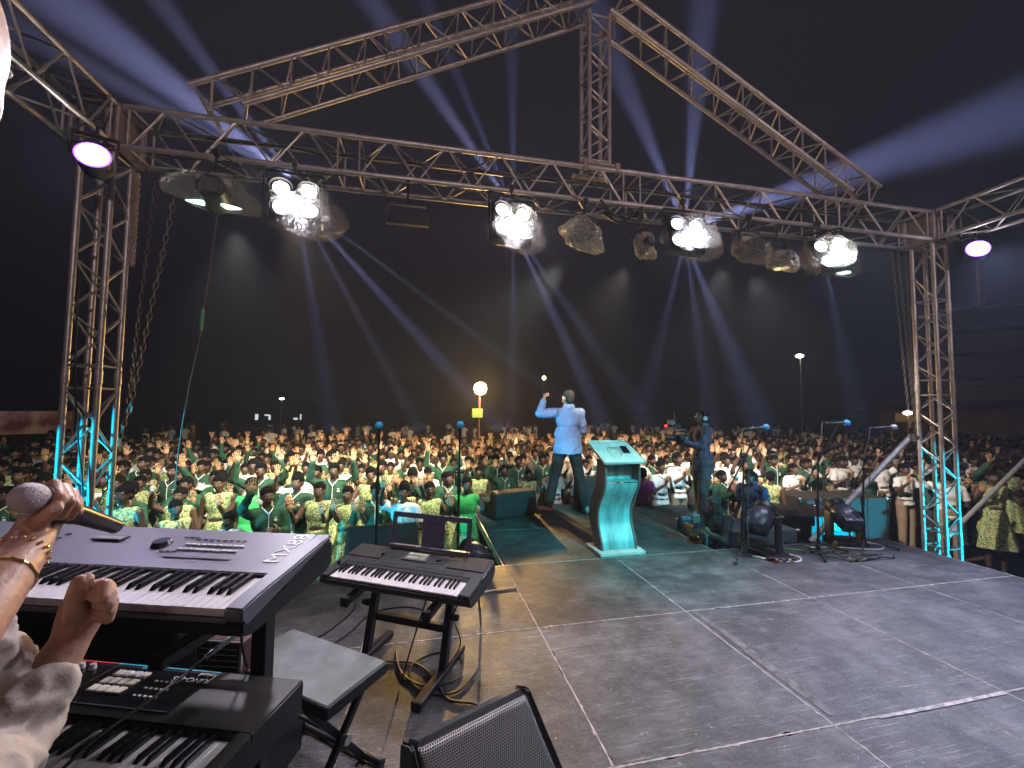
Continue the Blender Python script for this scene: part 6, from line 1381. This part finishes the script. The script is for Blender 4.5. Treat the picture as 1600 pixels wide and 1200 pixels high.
def ring_at(c, ax, r, n, rr, kink): 
    c = V(c); ax = V(ax).normalized(); q = ax.to_track_quat('Z', 'Y'); return [c + q @ V(((r + kink * (k % 2)) * cos(2 * pi * k / n), (r + kink * (k % 2)) * sin(2 * pi * k / n), kink * ((k % 3) - 1))) for k in range(n)]
ax = V(W1) - V(E1); c0 = V(W1).lerp(V(E1), .30)
for p, q in zip(*(lambda L_: (L_, L_[1:] + L_[:1]))(ring_at(c0, ax, .0355, 34, 0, .0006))):
    b = MB(); b.rc(p, p.lerp(q, .8), .0017, .0017, 6); b.build('link', gold, bt)
bt2 = thing('bracelet', 'beaded dark and gold bracelet higher on the hand side of the same raised wrist', 'bracelet', (0, 0, 0))
for p in ring_at(V(W1).lerp(V(E1), .12), ax, .0330, 20, 0, 0): b = MB(); b.sph(p, .0026, 8, 6); b.build('bead', gold, bt2)
mh = thing('handheld_microphone', 'silver-grilled microphone gripped in the raised hand over the silver keyboard', 'microphone', (-1.4193, -2.2835, 1.4709))
B0 = V((-1.4193, -2.2835, 1.4709)); B1 = V((-1.4367, -2.1109, 1.3923)); dd = (B1 - B0).normalized(); z0 = V((0, 0, 0))
grl = bpy.data.materials.new('microphone_mesh'); grl.use_nodes = True; nt = grl.node_tree; pb = nt.nodes['Principled BSDF']; pb.inputs['Base Color'].default_value = (.42, .37, .42, 1); pb.inputs['Metallic'].default_value = .35; pb.inputs['Roughness'].default_value = .5
tc = node(nt, 'ShaderNodeTexCoord'); vo = node(nt, 'ShaderNodeTexVoronoi', Scale=900.); nt.links.new(tc.outputs['Object'], vo.inputs['Vector']); bp = node(nt, 'ShaderNodeBump', Strength=.7, Distance=.002); nt.links.new(vo.outputs[0], bp.inputs['Height']); nt.links.new(bp.outputs[0], pb.inputs['Normal'])
qd = dd.to_track_quat('Z', 'Y').to_matrix()
b = MB(); b.sph(z0, (.0205, .0205, .0245), 32, 20, rot=qd); b.build('grille_head', grl, mh)
b = MB(); b.cyl(dd * .010, dd * .0145, .0215, n=32); b.cyl(dd * .028, dd * .040, .0195, .016, 28); b.build('grille_band', mat('mic_band', (.35, .33, .38), .35, .6), mh)
b = MB(); b.cyl(dd * .018, dd * .030, .0200, .0190, 28); b.cyl(dd * .035, dd * .235, .0170, .0125, 28); b.build('handle', mat('mic_handle', (.012, .012, .014), .3), mh)
# ------------------------------------------------------------------ thin haze added round the place to carry lamp glow and shafts
hz = bpy.data.materials.new('added_haze'); hz.use_nodes = True; nt = hz.node_tree; nt.nodes.clear(); out = node(nt, 'ShaderNodeOutputMaterial'); pv = node(nt, 'ShaderNodeVolumePrincipled', Density=.0019, Anisotropy=.25)
pv.inputs['Color'].default_value = (.78, .84, 1, 1); nt.links.new(pv.outputs[0], out.inputs['Volume'])
b = MB(); b.box((4, 38, 4.0), (150, 100, 10.8)); HZ = b.build('haze', hz, smooth=False, kind='stuff')

bpy.data.scenes.remove(SC2)
